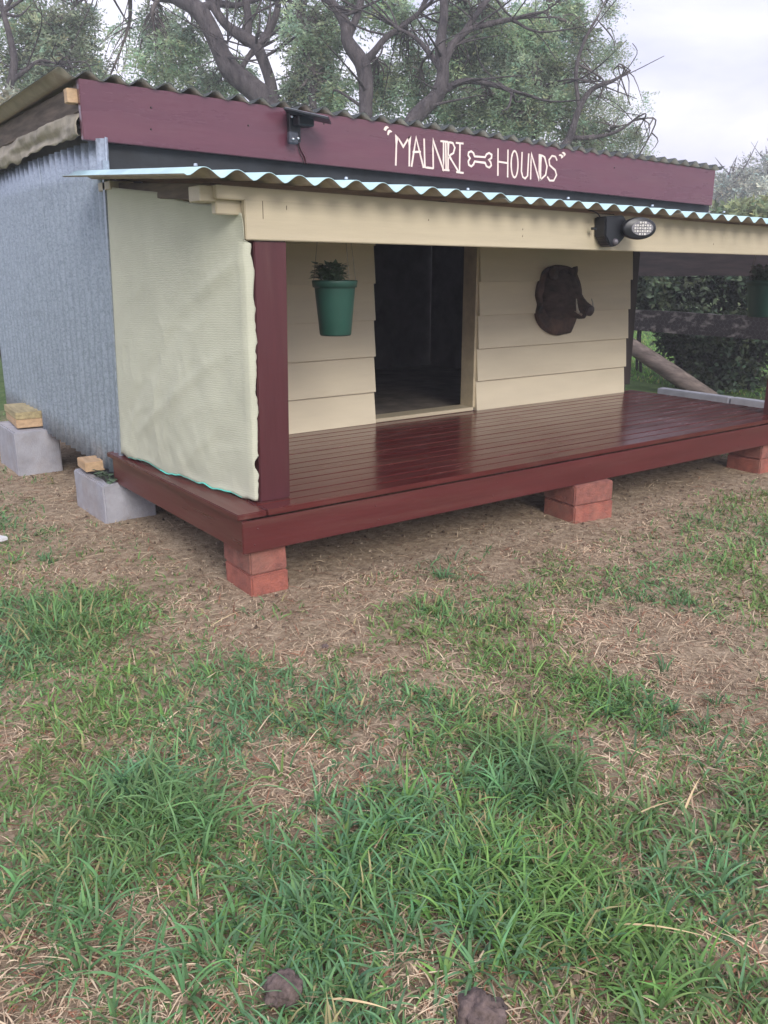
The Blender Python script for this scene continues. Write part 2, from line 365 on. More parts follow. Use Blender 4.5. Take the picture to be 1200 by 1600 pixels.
# corrugated sheets -------------------------------------------------
def corr(name, u0, u1, l0, l1, fn, pitch, amp, mats, parent, spp=10, nl=6, phase=0, thick=.0025, sharp=0):
    """sheet whose flutes run along l; fn(u, l, h) -> point, h the flute height"""
    nu = max(8, int(round((u1-u0)/pitch*spp)))
    V = []
    for i in range(nu+1):
        u = u0+(u1-u0)*i/nu
        s = math.cos(2*math.pi*(u-phase)/pitch)
        if sharp: s = 2*((s*.5+.5)**(1-sharp))-1
        for j in range(nl+1):
            V.append(fn(u, l0+(l1-l0)*j/nl, s*amp))
    F = []
    for i in range(nu):
        for j in range(nl):
            a = i*(nl+1)+j; F.append((a, a+nl+1, a+nl+2, a+1))
    o = py_obj(name, V, F, mats, parent, True)
    md = o.modifiers.new('t', 'SOLIDIFY'); md.thickness = thick; md.offset = -1; md.material_offset = 1 if len(mats) > 1 else 0
    return o
PIT = .1225
# tin side wall: flutes vertical, sheet in the plane X = 0
def tinfn(off):
    def f(u, l, h): 
        top = 1.80; bot = .212+.02*(u-1.25)
        return (.012-off-h+.012*math.sin(u*2.1)*l, u+(1-l)*.13*max(0, 1-(u-1.222)/2.4), bot+(top-bot)*l)
    return f
for a, b, off in ((1.222, 2.25, 0), (2.19, 3.70, .003)):
    s = corr('wall_sheet', a, b, 0, 1, tinfn(off), ( .100), .018, [m_galv, m_galv], K, 10, 10)
FL = ((-.010, 0), (.018, 0), (.018, .026), (-.010, .026))
board('corner_flashing', [(x, 1.328+y, .215) for x, y in FL]+[(x, 1.203+y, 1.70) for x, y in FL], m_galv, K, .001)
board('corner_flashing', (.036, .060, 1.345, 1.46, .205, .235), m_galv, K, .001)
board('corner_post', (.02, .05, 1.20, 1.335, DT+.001, 1.60), m_dark, K, .002)
# upper roof
def rooffn(u, l, h): return (u, l, 2.058+DROP*(u+.05)+h+.004*math.sin(u*3+1)-.012*(l-1.2))
xe = [-.145, 1.08, 2.3, 3.53, 4.76]
for i in range(4):
    corr('roof_sheet', xe[i], xe[i+1]+(.05 if i < 3 else 0), 1.284-.003*i, 3.86,
         lambda u, l, h, i=i: (u, l, rooffn(u, l, h)[2]+.004*(i % 2)), PIT, .017, [m_roof, m_under], K, 10, 8, phase=-.015)
def slat(name, x0, x1, y0, y1, z0, z1, mt, par=K, bev=.003):
    """board that follows the falling roof line"""
    d0, d1 = DROP*(x0+.05), DROP*(x1+.05)
    return board(name, [(x0, y0, z0+d0), (x1, y0, z0+d1), (x1, y1, z0+d1), (x0, y1, z0+d0), (x0, y0, z1+d0), (x1, y0, z1+d1), (x1, y1, z1+d1), (x0, y1, z1+d0)], mt, par, bev, 2)
FY = 1.30
fascia = slat('fascia_board', -.056, 4.68, FY, FY+.034, 1.792, 2.042, m_fascia)
slat('roof_batten', .03, 4.66, FY+.04, FY+.10, 1.95, 2.035, m_brown)
slat('roof_batten', .03, 4.66, 2.4, 2.47, 1.93, 2.01, m_brown)
slat('roof_batten', .03, 4.66, 3.6, 3.67, 1.92, 2.0, m_brown)
board('barge_board', (-.050, -.018, FY+.036, 3.80, 1.915, 2.028), m_rafter, K, .003)
board('batten_end', (-.10, -.052, FY+.036, FY+.085, 1.945, 2.005), m_pine, K, .003)
# crumpled sarking pushed in along the top of the tin wall
def sark():
    V = []; nu, nv = 60, 10
    for i in range(nu+1):
        yy = 1.345+(3.75-1.345)*i/nu
        for j in range(nv+1):
            v = j/nv
            wob = noise.noise((yy*3, v*1.5, 0))*.03+noise.noise((yy*9, v*4, 2))*.012
            ragged = .02*noise.noise((yy*7, 5, 0)) if v == 0 else 0
            sag = .05*math.exp(-((yy-1.9)/.4)**2)
            V.append((-.050-.012*math.sin(v*math.pi)+wob, yy, 1.80+sag*(v-1)*-1*.5+.115*v+ragged))
    F = [(i*(nv+1)+j, (i+1)*(nv+1)+j, (i+1)*(nv+1)+j+1, i*(nv+1)+j+1) for i in range(nu) for j in range(nv)]
    o = py_obj('sarking', V, F, m_foil, K, True); md = o.modifiers.new('t', 'SOLIDIFY'); md.thickness = .002
sark()
# awning (verandah roof): falls towards the front and to the right
def awn_z(u, l): return 1.548+.095*(l+.0)/1.338-.0165*u
ax_ = [-.155, 1.30, 2.52, 5.3]
for i in range(3):
    a, b = ax_[i], ax_[i+1]+(.06 if i < 2 else 0)
    s = corr('awning_sheet', a, b, -.012+.006*(i == 1), 1.345,
             lambda u, l, h, i=i: (u, l, awn_z(u, l)+h+.004*(1-i)), PIT, .0155, [m_aqua, m_under], K, 12, 6, phase=.042+PIT*.0, sharp=.25)
    for u in np.arange(math.ceil((a+.1)/.61)*.61-.02, b-.05, .61):
        u = .042+PIT*round((u-.042)/PIT)
        bm = bmesh.new(); bmesh.ops.create_cone(bm, segments=6, radius1=.007, radius2=.006, depth=.008, cap_ends=True, matrix=Matrix.Translation((u, .06, awn_z(u, .06)+.026)))
        bm_obj('roof_screw', bm, m_galv, s)
# verandah frame
def beam(x0, x1, y0, y1, z0, z1, mt, name='verandah_beam', d=-.0095):
    return board(name, [(x0, y0, z0+d*x0), (x1, y0, z0+d*x1), (x1, y1, z0+d*x1), (x0, y1, z0+d*x0), (x0, y0, z1+DROP*x0), (x1, y0, z1-.0165*x1), (x1, y1, z1-.0165*x1), (x0, y1, z1-.0165*x0)], mt, K, .003, 2)
bmn = beam(.128, 4.9, .118, .150, 1.342, 1.484, m_beam)
beam(.03, 4.9, .152, .19, 1.43, 1.478, m_beam, 'top_plate', DROP)
beam(.02, 4.9, .122, .19, 1.480, 1.526, m_beam, 'top_plate', DROP)
board('beam_end', (-.03, .128, .151, .25, 1.470, 1.524), m_beam, K, .003)
def raft(x, wd, mt):
    y0, y1 = .19, WY+.0
    board('rafter', [(x, y0, awn_z(x, y0)-.085), (x+wd, y0, awn_z(x, y0)-.085), (x+wd, y1, awn_z(x, y1)-.085), (x, y1, awn_z(x, y1)-.085),
                     (x, y0, awn_z(x, y0)-.025), (x+wd, y0, awn_z(x, y0)-.025), (x+wd, y1, awn_z(x, y1)-.025), (x, y1, awn_z(x, y1)-.025)], mt, K, .003)
for x in (.03, 1.1, 2.2, 3.3, 4.3): raft(x, .045, m_rafter)
board('rafter_end', (-.01, .10, 1.14, 1.30, 1.575, 1.612), m_beam, K, .003)
# posts: the left one leans a little
def post(xb, xt, y0, wd, zt, dy=.10):
    board('verandah_post', [(xb, y0, DT), (xb+wd, y0, DT), (xb+wd, y0+dy, DT), (xb, y0+dy, DT), (xt, y0, zt), (xt+wd, y0, zt), (xt+wd, y0+dy, zt), (xt, y0+dy, zt)], m_post, K, .004, 2)
post(.148, .166, .131, .138, 1.338)
for x, z in ((.25, .50), (.9, .50), (1.5, .50), (.25, .71), (.9, .71), (1.5, .71), (.25, .92), (1.5, .92), (2.42, .50), (3.05, .50), (3.77, .50), (2.42, .71), (3.05, .715), (3.77, .71), (2.42, .92), (3.77, .92), (2.42, 1.13), (3.77, 1.13)):
    bm = bmesh.new(); bmesh.ops.create_uvsphere(bm, u_segments=8, v_segments=4, radius=.0045, matrix=Matrix.Translation((x+random.uniform(-.02, .02), WY-.008, z-.12))); bm_obj('nail', bm, m_rafter, K)
rp_ = at(1191, 650, 'Y', .16)
post(rp_.x, rp_.x+.015, .060, .135, 1.31)
# draughty details on the beam: nail streaks
for x, z, h in ((.20, 1.415, .06), (.30, 1.45, .012), (1.53, 1.405, .004), (1.53, 1.375, .004), (3.0, 1.36, .004), (.98, 1.43, .004)):
    board('nail_mark', (x, x+.0022, .1165, .1181, z, z+h+.003), m_rafter, bmn, 0)

# shade cloth on the left end -----------------------------------------
def cloth():
    nu, nv = 110, 90; V = []
    for i in range(nu+1):
        s = i/nu
        for j in range(nv+1):
            v = j/nv
            yb = .128+(1.205+.118*(1-v)-.128)*s
            x = .140-.120*s**.8
            zb = DT+.004; zt = 1.478+.112*s**1.0-(.045*math.sin(min(1, s/.5)*math.pi) if s < .5 else 0)*.6
            if s < .08: zt = min(zt, 1.385+(zt-1.385)*(s/.08)**.8)
            z = zb+(zt-zb)*v
            rag = (.010*noise.noise((z*6, 3.3, 0))+.007*noise.noise((z*21, 1.3, 0)))
            if v < .25: z += (.014*noise.noise((s*6, 8, 0))+.010*noise.noise((s*19, 4, 0))+.008)*(1-v/.25)
            # folds: tension wrinkles rising from lower left, a slack roll along the bottom
            wv = 0
            d1 = (z-.42)-(1.2-yb)*.55; wv += .006*math.exp(-(d1/.03)**2)*min(1, max(0, (1.25-yb)*3))*(1 if yb > .45 else max(0, (yb-.2)/.25))
            d2 = (z-.55)-(1.2-yb)*.75; wv -= .004*math.exp(-(d2/.05)**2)*(1 if yb > .6 else max(0, (yb-.3)/.3))
            d3 = (z-1.28)+(yb-.15)*.5; wv += .012*math.exp(-(d3/.035)**2)*math.exp(-((yb-.2)/.3)**2)
            wv += .012*noise.noise((yb*3.0-z*1.0, z*2.2, 1))*math.exp(-v*1.4)+.004*(1-abs(noise.noise((yb*2.2+z*1.6, z*1.1-yb, 6)))*2)**5*math.exp(-v*1.2)+.003*noise.noise((yb*7, z*6+yb*4, 4))*(1.3-v)+.0012*noise.noise((yb*30-z*9, z*14, 14))+.0035*(1-abs(noise.noise((yb*3.2+z*2.6, z*2.5-yb*2, 16)))*2)**8*(1.1-v*.8)+.004*noise.noise((yb*14, z*12, 9))*math.exp(-v*3)
            wv += .006*noise.noise((yb*1.7, z*1.4, 7))
            edge = min(1, s/.05, (1-s)/.04, v/.03+.2)
            rag = .006*noise.noise((z*5, 3.3, 0))+.006*noise.noise((z*17, 1.3, 0))+.004*noise.noise((z*48, 2.3, 0))-.010*max(0, noise.noise((z*9, 7.7, 0))-.35)*4
            X_ = x-(.007+.015*min(1, s*4))-wv*edge*min(1, .3+s*5)-.012*math.sin(s*math.pi)
            if i < 5:                            # the raw edge is folded round the front of the post
                f_ = (4-i)/4; lean = .148+.018*v
                if z < 1.335: X_ = X_*(1-f_)+(lean-.006+rag*1.5)*f_; yb = .1265 if i < 4 else .132
                else: X_ = .1235; yb = .124+.003*i
            V.append((X_, yb, z))
    F = [(i*(nv+1)+j, (i+1)*(nv+1)+j, (i+1)*(nv+1)+j+1, i*(nv+1)+j+1) for i in range(nu) for j in range(nv)]
    o = py_obj('shade_cloth', V, F, m_shade, K, True); md = o.modifiers.new('t', 'SOLIDIFY'); md.thickness = .0015
    # bright selvedge along the bottom
    P = [Vector(V[i*(nv+1)])+Vector((-.004, 0, .0035)) for i in range(8, nu-8)]
    bm = bmesh.new(); sweep(bm, P, [.0032*(1 if noise.noise(p*5) > -.12 else .35) for p in P], 5); bm_obj('selvedge', bm, m_aquaedge, o, True)
    o2 = []
    for (yy, zz, r) in ((.60, .385, .010), (.50, .375, .009)):
        pass
cloth()

# lettering on the fascia ------------------------------------------------
def L2(x, y): return (580+x/3.75, 180+y/3.75)
W_ = {
 'quote1': [[(72, 84), (80, 68), (92, 64), (102, 74), (92, 80), (84, 92)], [(93, 112), (97, 92), (108, 86), (122, 98), (108, 103), (100, 118)]],
 'm': [[(144, 291), (149, 118), (188, 185), (225, 124), (223, 296)]],
 'a': [[(237, 298), (263, 131), (306, 305)], [(245, 216), (288, 214)]],
 'l': [[(310, 141), (314, 305), (360, 311)]],
 'n': [[(364, 311), (361, 143), (424, 321), (424, 152)]],
 'i': [[(408, 152), (446, 156)], [(436, 154), (439, 322)], [(418, 320), (455, 323)]],
 'r': [[(450, 322), (452, 157), (478, 163), (490, 190), (482, 222), (456, 238), (512, 331)]],
 'i2': [[(498, 162), (538, 166)], [(520, 164), (517, 335)], [(500, 333), (538, 338)]],
 'bone': [[(605, 241), (600, 222), (586, 211), (571, 218), (568, 234), (579, 252), (569, 270), (572, 291), (587, 300), (600, 288), (606, 271),
           (668, 279), (675, 299), (692, 307), (704, 294), (700, 275), (690, 263), (705, 250), (706, 232), (691, 221), (676, 229), (668, 246), (605, 241)]],
 'h': [[(742, 351), (743, 198)], [(799, 361), (801, 205)], [(743, 272), (800, 281)]],
 'o': [[(840+20*math.sin(t*math.pi/9), 287-78*math.cos(t*math.pi/9)) for t in range(19)]],
 'u': [[(884, 219), (880, 330), (888, 362), (902, 371), (916, 355), (923, 228)]],
 'n2': [[(934, 373), (938, 224), (984, 378), (985, 231)]],
 'd': [[(992, 378), (994, 231), (1016, 246), (1030, 300), (1022, 350), (992, 378)]],
 's': [[(1088, 263), (1080, 243), (1060, 238), (1042, 262), (1046, 293), (1078, 322), (1086, 350), (1070, 383), (1046, 383), (1033, 362)]],
 'quote2': [[(1098, 238), (1106, 228), (1122, 236), (1124, 246), (1112, 254), (1112, 242)], [(1116, 222), (1124, 215), (1135, 222), (1138, 232), (1128, 242), (1127, 230)]],
}
def ribbon(bm, pts, wd, y, closed=False):
    n_ = len(pts)
    L, R = [], []
    for i, p in enumerate(pts):
        t = (pts[min(i+1, n_-1)]-pts[max(i-1, 0)])
        if closed and i in (0, n_-1): t = pts[1]-pts[-2]
        t = Vector((t.x, 0, t.z)).normalized()
        if 0 < i < n_-1:
            d0 = (pts[i]-pts[i-1]).normalized(); d1 = (pts[i+1]-pts[i]).normalized()
            k = 1/max(.45, math.sqrt(max(0, (1+d0.dot(d1))/2)))
        else: k = 1
        nn = Vector((-t.z, 0, t.x))*wd/2*k*(1+.22*noise.noise(p*90))
        if i == 0 and not closed: p = p-t*wd*.35
        if i == n_-1 and not closed: p = p+t*wd*.35
        a, b = p+nn, p-nn
        L.append((bm.verts.new((a.x, y, a.z)), bm.verts.new((a.x, y+.0018, a.z)))); R.append((bm.verts.new((b.x, y, b.z)), bm.verts.new((b.x, y+.0018, b.z))))
    for i in range(n_-1):
        bm.faces.new((L[i][0], L[i+1][0], R[i+1][0], R[i][0])); bm.faces.new((L[i][0], L[i][1], L[i+1][1], L[i+1][0])); bm.faces.new((R[i][0], R[i+1][0], R[i+1][1], R[i][1]))
def dense(P, n=4):
    o = []
    for a, b in zip(P, P[1:]):
        for k in range(n): o.append((a[0]+(b[0]-a[0])*k/n, a[1]+(b[1]-a[1])*k/n))
    return o+[P[-1]]
idx = 0
for key, strokes in W_.items():
    bm = bmesh.new()
    for si, st in enumerate(strokes):
        P = [at(*L2(*p), 'Y', FY-.001) for p in dense(st, 3)]
        ribbon(bm, P, .0108 if 'quote' not in key else .017, FY-.0012-.00035*(si % 3)-.0004*(idx % 2), key in ('bone', 'o'))
    idx += 1
    nm = 'painted_bone' if key == 'bone' else ('quote_mark' if 'quote' in key else 'letter')
    if 'quote' in key:
        bm.free(); bm = bmesh.new()
        for st in strokes:
            P = [at(*L2(*p), 'Y', FY-.001) for p in st]; P = [Vector(p) for p in smooth_path(P+[P[0]], 4)[:-1]]
            f_ = [bm.verts.new((p.x, FY-.0030, p.z)) for p in P]; b_ = [bm.verts.new((p.x, FY-.0004, p.z)) for p in P]; bm.faces.new(f_)
            for i in range(len(f_)): bm.faces.new((f_[i], f_[(i+1) % len(f_)], b_[(i+1) % len(f_)], b_[i]))
    bm_obj(nm, bm, m_letter, fascia)
for px, py in ((236, 168), (236, 202), (388, 196), (506, 193), (960, 262), (640, 190)):
    p = at(px, py, 'Y', FY)
    bm = bmesh.new(); bmesh.ops.create_uvsphere(bm, u_segments=8, v_segments=4, radius=.005, matrix=Matrix.Translation(p)); bm_obj('nail', bm, m_seam, fascia)

# ---------------------------------------------------------------- supports under the kennel (each rests on the ground)
def rot_box(name, cx, cy, z0, sx, sy, sz, rz, mt, label, cat, group, bev=.006, wob=.003):
    bm = bmesh.new(); hexa(bm, box_pts(-sx/2, sx/2, -sy/2, sy/2, 0, sz))
    bmesh.ops.subdivide_edges(bm, edges=list(bm.edges), cuts=3, use_grid_fill=True)
    for v in bm.verts: v.co += Vector((noise.noise(v.co*13+Vector((cx*9, z0*31, 0))), noise.noise(v.co*13+Vector((5, cy*9, 0))), 0))*wob
    es = [e_ for e_ in bm.edges if len(e_.link_faces) == 2 and e_.calc_face_angle(0) > .6]
    bmesh.ops.bevel(bm, geom=es, offset=bev, segments=2, affect='EDGES', clamp_overlap=True)
    o = bm_obj(name, bm, mt); o.location = (cx, cy, z0); o.rotation_euler = (0, 0, rz)
    return tag(o, label, cat, group)
G1 = 'bricks stacked in piers under the deck'
H1 = .098
def hollow(o, wall=.034, depth=.14):
    bm = bmesh.new(); bm.from_mesh(o.data); zt = max(v.co.z for v in bm.verts)
    bm.normal_update(); fs = [f for f in bm.faces if f.normal.z > .95 and f.calc_center_median().z > zt-.002]
    bmesh.ops.inset_region(bm, faces=fs, thickness=wall); ins = [f for f in fs if f.is_valid]
    ys = [f.calc_center_median().y for f in ins]; mid = [f for f in ins if abs(f.calc_center_median().y-(max(ys)+min(ys))/2) > .035]
    r_ = bmesh.ops.extrude_face_region(bm, geom=mid); vs = [v for v in r_['geom'] if isinstance(v, bmesh.types.BMVert)]
    for v in vs: v.co.z -= depth
    bmesh.ops.delete(bm, geom=mid, context='FACES'); bmesh.ops.recalc_face_normals(bm, faces=bm.faces); bm.to_mesh(o.data); bm.free(); return o
def pier(cx, cy, where, rz=0, sx=.165, sy=.235, z0=None, mats=(m_brick, m_brick2)):
    z0 = GZ-.012 if z0 is None else z0
    a = rot_box('red_brick', cx, cy, z0, sx, sy, H1+.004, rz, mats[0], f'bottom red brick of the pier {where}', 'brick', G1)
    b = rot_box('red_brick', cx-.004, cy+.003, z0+H1+.006, sx-.004, sy, .178-(z0+H1+.006)-.002, rz+.01, mats[1], f'top red brick of the pier {where}', 'brick', G1)
pier(.128, .152, "at the deck's front left corner", rz=-.03, sx=.165, sy=.25)
pier(1.99, .085, 'beneath the middle of the deck front', rz=-.09, sx=.27, sy=.235)
pier(3.74, .16, "beneath the right end of the deck", rz=0, sx=.235, sy=.235)
G2 = 'grey concrete blocks under the tin side'
blk = rot_box('concrete_block', .035, 1.60, GZ-.01, .27, .46, .215, .02, m_block, 'nearer grey concrete block, under the front corner of the tin wall', 'concrete block', G2, .008); hollow(blk)
blk2 = rot_box('concrete_block', -.06, 2.96, GZ-.01, .27, .48, .285, .0, m_block, 'grey concrete block at the left edge of the photo with two planks on it', 'concrete block', G2, .008)
rot_box('pine_offcut', -.045, 1.70, .205, .10, .17, .05, -.05, m_pine, 'short raw pine offcut lying on the nearer concrete block', 'timber offcut', None, .003, .001)
rot_box('timber_packer', -.02, 3.0, .266, .24, .42, .05, -.08, m_pine, 'lower of two timber packers on the farther concrete block', 'timber packer', 'timber packers on the far block', .003, .001)
rot_box('timber_packer', -.03, 3.02, .317, .22, .42, .045, -.06, m_pale, 'upper greenish timber packer on the farther concrete block', 'timber packer', 'timber packers on the far block', .003, .001)

# ---------------------------------------------------------------- hanging pots
def leaf_cluster(name, c, n_, spread, h, ls, mt, parent, up=.6, seed=1):
    r = np.random.default_rng(seed); V, Fc = [], []
    for i in range(n_):
        a = r.uniform(0, 6.283); rr = spread*math.sqrt(r.uniform()); base = Vector((c[0]+rr*math.cos(a)*.6, c[1]+rr*math.sin(a)*.6, c[2]))
        tip = Vector((c[0]+rr*math.cos(a)*1.1, c[1]+rr*math.sin(a)*1.1, c[2]+h*r.uniform(.25, 1)))
        d = Vector((math.cos(a+r.normal(0, .8)), math.sin(a+r.normal(0, .8)), r.uniform(-.3, up))).normalized(); s = d.cross(Vector((0, 0, 1))).normalized()
        l_ = ls*r.uniform(.6, 1.3); wd = l_*.42; upv = s.cross(d)
        P = [tip, tip+d*l_*.4+s*wd+upv*l_*.06, tip+d*l_-upv*l_*.1, tip+d*l_*.4-s*wd+upv*l_*.06]
        k_ = len(V); V += [tuple(p) for p in P]; Fc.append((k_, k_+1, k_+2, k_+3))
        k_ = len(V); w2 = .0018; V += [tuple(base+s*w2), tuple(base-s*w2), tuple(tip-s*w2), tuple(tip+s*w2)]; Fc.append((k_, k_+1, k_+2, k_+3))
    return py_obj(name, V, Fc, mt, parent)
wd_ = leaf_cluster('weed', (.0, 1.47, .17), 34, .07, .06, .055, m_potleaf, None, seed=12); tag(wd_, 'small weed growing out of the hollow in the nearer concrete block', 'weed')
def hanging_pot(cx, cy, ztop, R, H, label, seed):
    t = empty('hanging_pot', (cx, cy, ztop-H), label, 'hanging pot', 'green pots hanging under the verandah')
    bm = bmesh.new(); c = (cx, cy, ztop-H)
    prof = [(.001, .006), (R*.70, .006), (R*.715, 0), (R*.75, .006), (R*.955, H*.86), (R*.96, H*.87), (R*1.04, H*.875), (R*1.075, H*.985), (R*1.06, H), (R*1.0, H), (R*.95, H*.86), (R*.9, H*.84)]
    rg = lathe(bm, prof, c, 48)
    bm_obj('pot', bm, m_pot, t, True)
    bm = bmesh.new(); lathe(bm, [(R*.92, H*.86), (R*.6, H*.90), (.001, H*.92)], c, 24); bm_obj('potting_mix', bm, m_soil, t, True)
    leaf_cluster('plant', (cx-R*.2, cy, ztop-.02), 190, R*.62, R*.95, .034, m_potleaf, t, seed=seed)
    for a in (2.6, -.5, 4.9):
        p0 = Vector((cx+R*math.cos(a), cy+R*math.sin(a), ztop-.01)); p1 = Vector((cx+R*.55*math.cos(a), cy+R*.55*math.sin(a), awn_z(cx, cy)-.03))
        tube('hanger_wire', [p0, (p0+p1)/2, p1], .0016, m_rope, t, 5)
    return t
pc = at(523, 438, 'Y', .45)
hanging_pot(pc.x, .45, pc.z, .094, .238, 'dark green plastic pot hanging left of the kennel doorway with a leafy plant', 3)
pc = at(1196, 438, 'Y', .42)
hanging_pot(pc.x, .42, pc.z, .112, .235, 'dark green plastic pot hanging at the right end, cut by the photo edge', 5)

# ---------------------------------------------------------------- solar floodlight on the beam
def floodlight():
    t = empty('floodlight', (2.2, .1, 1.40), 'black solar floodlight with oval LED head fixed to the cream beam', 'floodlight')
    def p(px, py, y=.06): return at(px, py, 'Y', y)
    # housing: an outline with its own depth, standing on the beam face
    out_ = [(947, 338), (975, 336), (980, 345), (980, 366), (972, 377), (965, 384), (957, 386), (952, 382), (949, 374), (946, 370)]
    bm = bmesh.new()
    fr_ = [bm.verts.new(p(x, y, .045)) for x, y in out_]; bk = [bm.verts.new(v.co+Vector((0, .071, 0))) for v in fr_]
    bm.faces.new(fr_); bm.faces.new(bk[::-1])
    for i in range(len(fr_)): bm.faces.new((fr_[i], bk[i], bk[(i+1) % len(fr_)], fr_[(i+1) % len(fr_)]))
    bmesh.ops.recalc_face_normals(bm, faces=bm.faces)
    bmesh.ops.bevel(bm, geom=list(bm.edges), offset=.006, segments=2, affect='EDGES', clamp_overlap=True)
    bm_obj('housing', bm, m_black, t)
    # lamp head: rounded pod turned towards the yard
    c = p(997, 357, .0); ex = Vector((.86, -.42, 0)).normalized(); ez = Vector((0, 0, 1)); ey = ez.cross(ex)*-1
    if ey.y > 0: ey = -ey
    def pod(a, b, d0, d1, n_=28, grow=1):
        bm = bmesh.new(); rings = []
        for s, k_ in ((d0, .6), (d0+.3*(d1-d0), .95), (d0+.7*(d1-d0), 1), (d1-.004, .97), (d1, .9)):
            rings.append([bm.verts.new(c+ex*a*k_*math.cos(q)+ez*b*k_*math.sin(q)+ey*s) for q in [2*math.pi*i/n_ for i in range(n_)]])
        for A, B in zip(rings, rings[1:]):
            for i in range(n_): bm.faces.new((A[i], A[(i+1) % n_], B[(i+1) % n_], B[i]))
        bm.faces.new(rings[0]); bm.faces.new(rings[-1]); return bm
    bm_obj('lamp_head', pod(.088, .053, -.045, .022), m_black, t, True)
    bmr = bmesh.new(); n_ = 28
    c2 = c+ex*.012
    ring0 = [bmr.verts.new(c2+ex*.056*math.cos(2*math.pi*i/n_)+ez*.034*math.sin(2*math.pi*i/n_)+ey*.0235) for i in range(n_)]
    bmr.faces.new(ring0); rf = bm_obj('lens', bmr, m_reflector, t)
    for i in range(-4, 5):
        for j in range(-2, 3):
            if (i/4.2)**2+(j/2.4)**2 < .85:
                q = c2+ex*.0128*i+ez*.0132*j+ey*.0245
                bm = bmesh.new(); s = .0046 if (i+j) % 2 else .0034
                hexa(bm, [q+ex*s*a_+ez*s*b_+ey*d_ for d_ in (0, .0025) for a_, b_ in ((-1, -1), (1, -1), (1, 1), (-1, 1))]); bm_obj('led', bm, m_led, rf)
    q = p(961, 378, .042); bm = bmesh.new(); bmesh.ops.create_uvsphere(bm, u_segments=16, v_segments=8, radius=.016, matrix=Matrix.Translation(q)); bm_obj('sensor', bm, mat('sensor_lens', (.16, .15, .17), .25, bump=0), t, True)
    q = p(933, 357, .06); board('switch', (q.x-.012, q.x+.012, .07, .09, q.z-.006, q.z+.006), m_black, t)
    tube('cable', smooth_path([p(941, 344, .09), p(934, 334, .10), p(926, 330, .108), at(914, 326, 'Y', .112)], 5), .003, m_black, t, 6)
floodlight()

# ---------------------------------------------------------------- solar panel on the fascia
def solar():
    t = empty('solar_panel', (1.05, 1.25, 1.93), 'small black solar panel on a bracket at the top of the maroon fascia', 'solar panel')
    def p(px, py, y=1.24): return at(px, py, 'Y', y)
    a = p(443, 168, 1.20); b = p(514, 184, 1.06)
    ex = (b-a); ln = ex.length; ex.normalize(); side = Vector((0, 1, 0)); ey = (side-ex*side.dot(ex)).normalized(); ey = (ey+Vector((0, 0, .16))).normalized(); ez = ex.cross(ey)
    if ez.z < 0: ez = -ez
    P = [a+ex*u+ey*v+ez*h for h in (-.007, .003) for u, v in ((0, 0), (ln, 0), (ln, .17), (0, .17))]
    board('panel', P, m_black, t, .002)
    P = [a+ex*u+ey*v+ez*h for h in (.0032, .0048) for u, v in ((.006, .004), (ln-.006, .004), (ln-.006, .164), (.006, .164))]
    board('glass', P, m_cell, t, .0005)
    q0, q1 = p(449, 178, FY-.01), p(465, 223, FY-.01)
    board('bracket', (q0.x, q1.x+.01, FY-.03, FY-.001, q1.z, q0.z+.02), m_black, t, .004)
    q = p(457, 215, FY-.05); board('bracket', (q.x-.022, q.x+.03, FY-.062, FY-.03, q.z-.03, q.z+.028), mat('dark_grey_plastic', (.05, .055, .07), .4), t, .006)
    c0, c1 = p(470, 183, FY-.04), p(484, 200, FY-.04)
    board('pivot', (c0.x-.04, c1.x, FY-.09, FY-.02, c1.z, c0.z), m_black, t, .006)
    for px, py in ((456, 182), (458, 217), (466, 216)):
        q = p(px, py, FY-.064); bm = bmesh.new(); bmesh.ops.create_uvsphere(bm, u_segments=10, v_segments=6, radius=.0075, matrix=Matrix.Translation(q)); bm_obj('screw', bm, m_chrome, t, True)
    f = lambda x, y: at(x, y, 'Y', FY-.006)
    tube('cable', smooth_path([at(484, 186, 'Y', 1.22), at(490, 192, 'Y', 1.22), at(484, 198, 'Y', 1.25)], 5), .0035, m_black, t, 6)
    tube('cable', smooth_path([f(467, 224), f(470, 234), f(476, 245), f(479, 257)], 5), .0038, mat('dark_red_cable', (.06, .015, .02), .5), t, 6)
    tube('cable', smooth_path([f(465, 224), f(468, 238), f(473, 248), f(475, 257)], 5), .002, m_seam, t, 6)
solar()

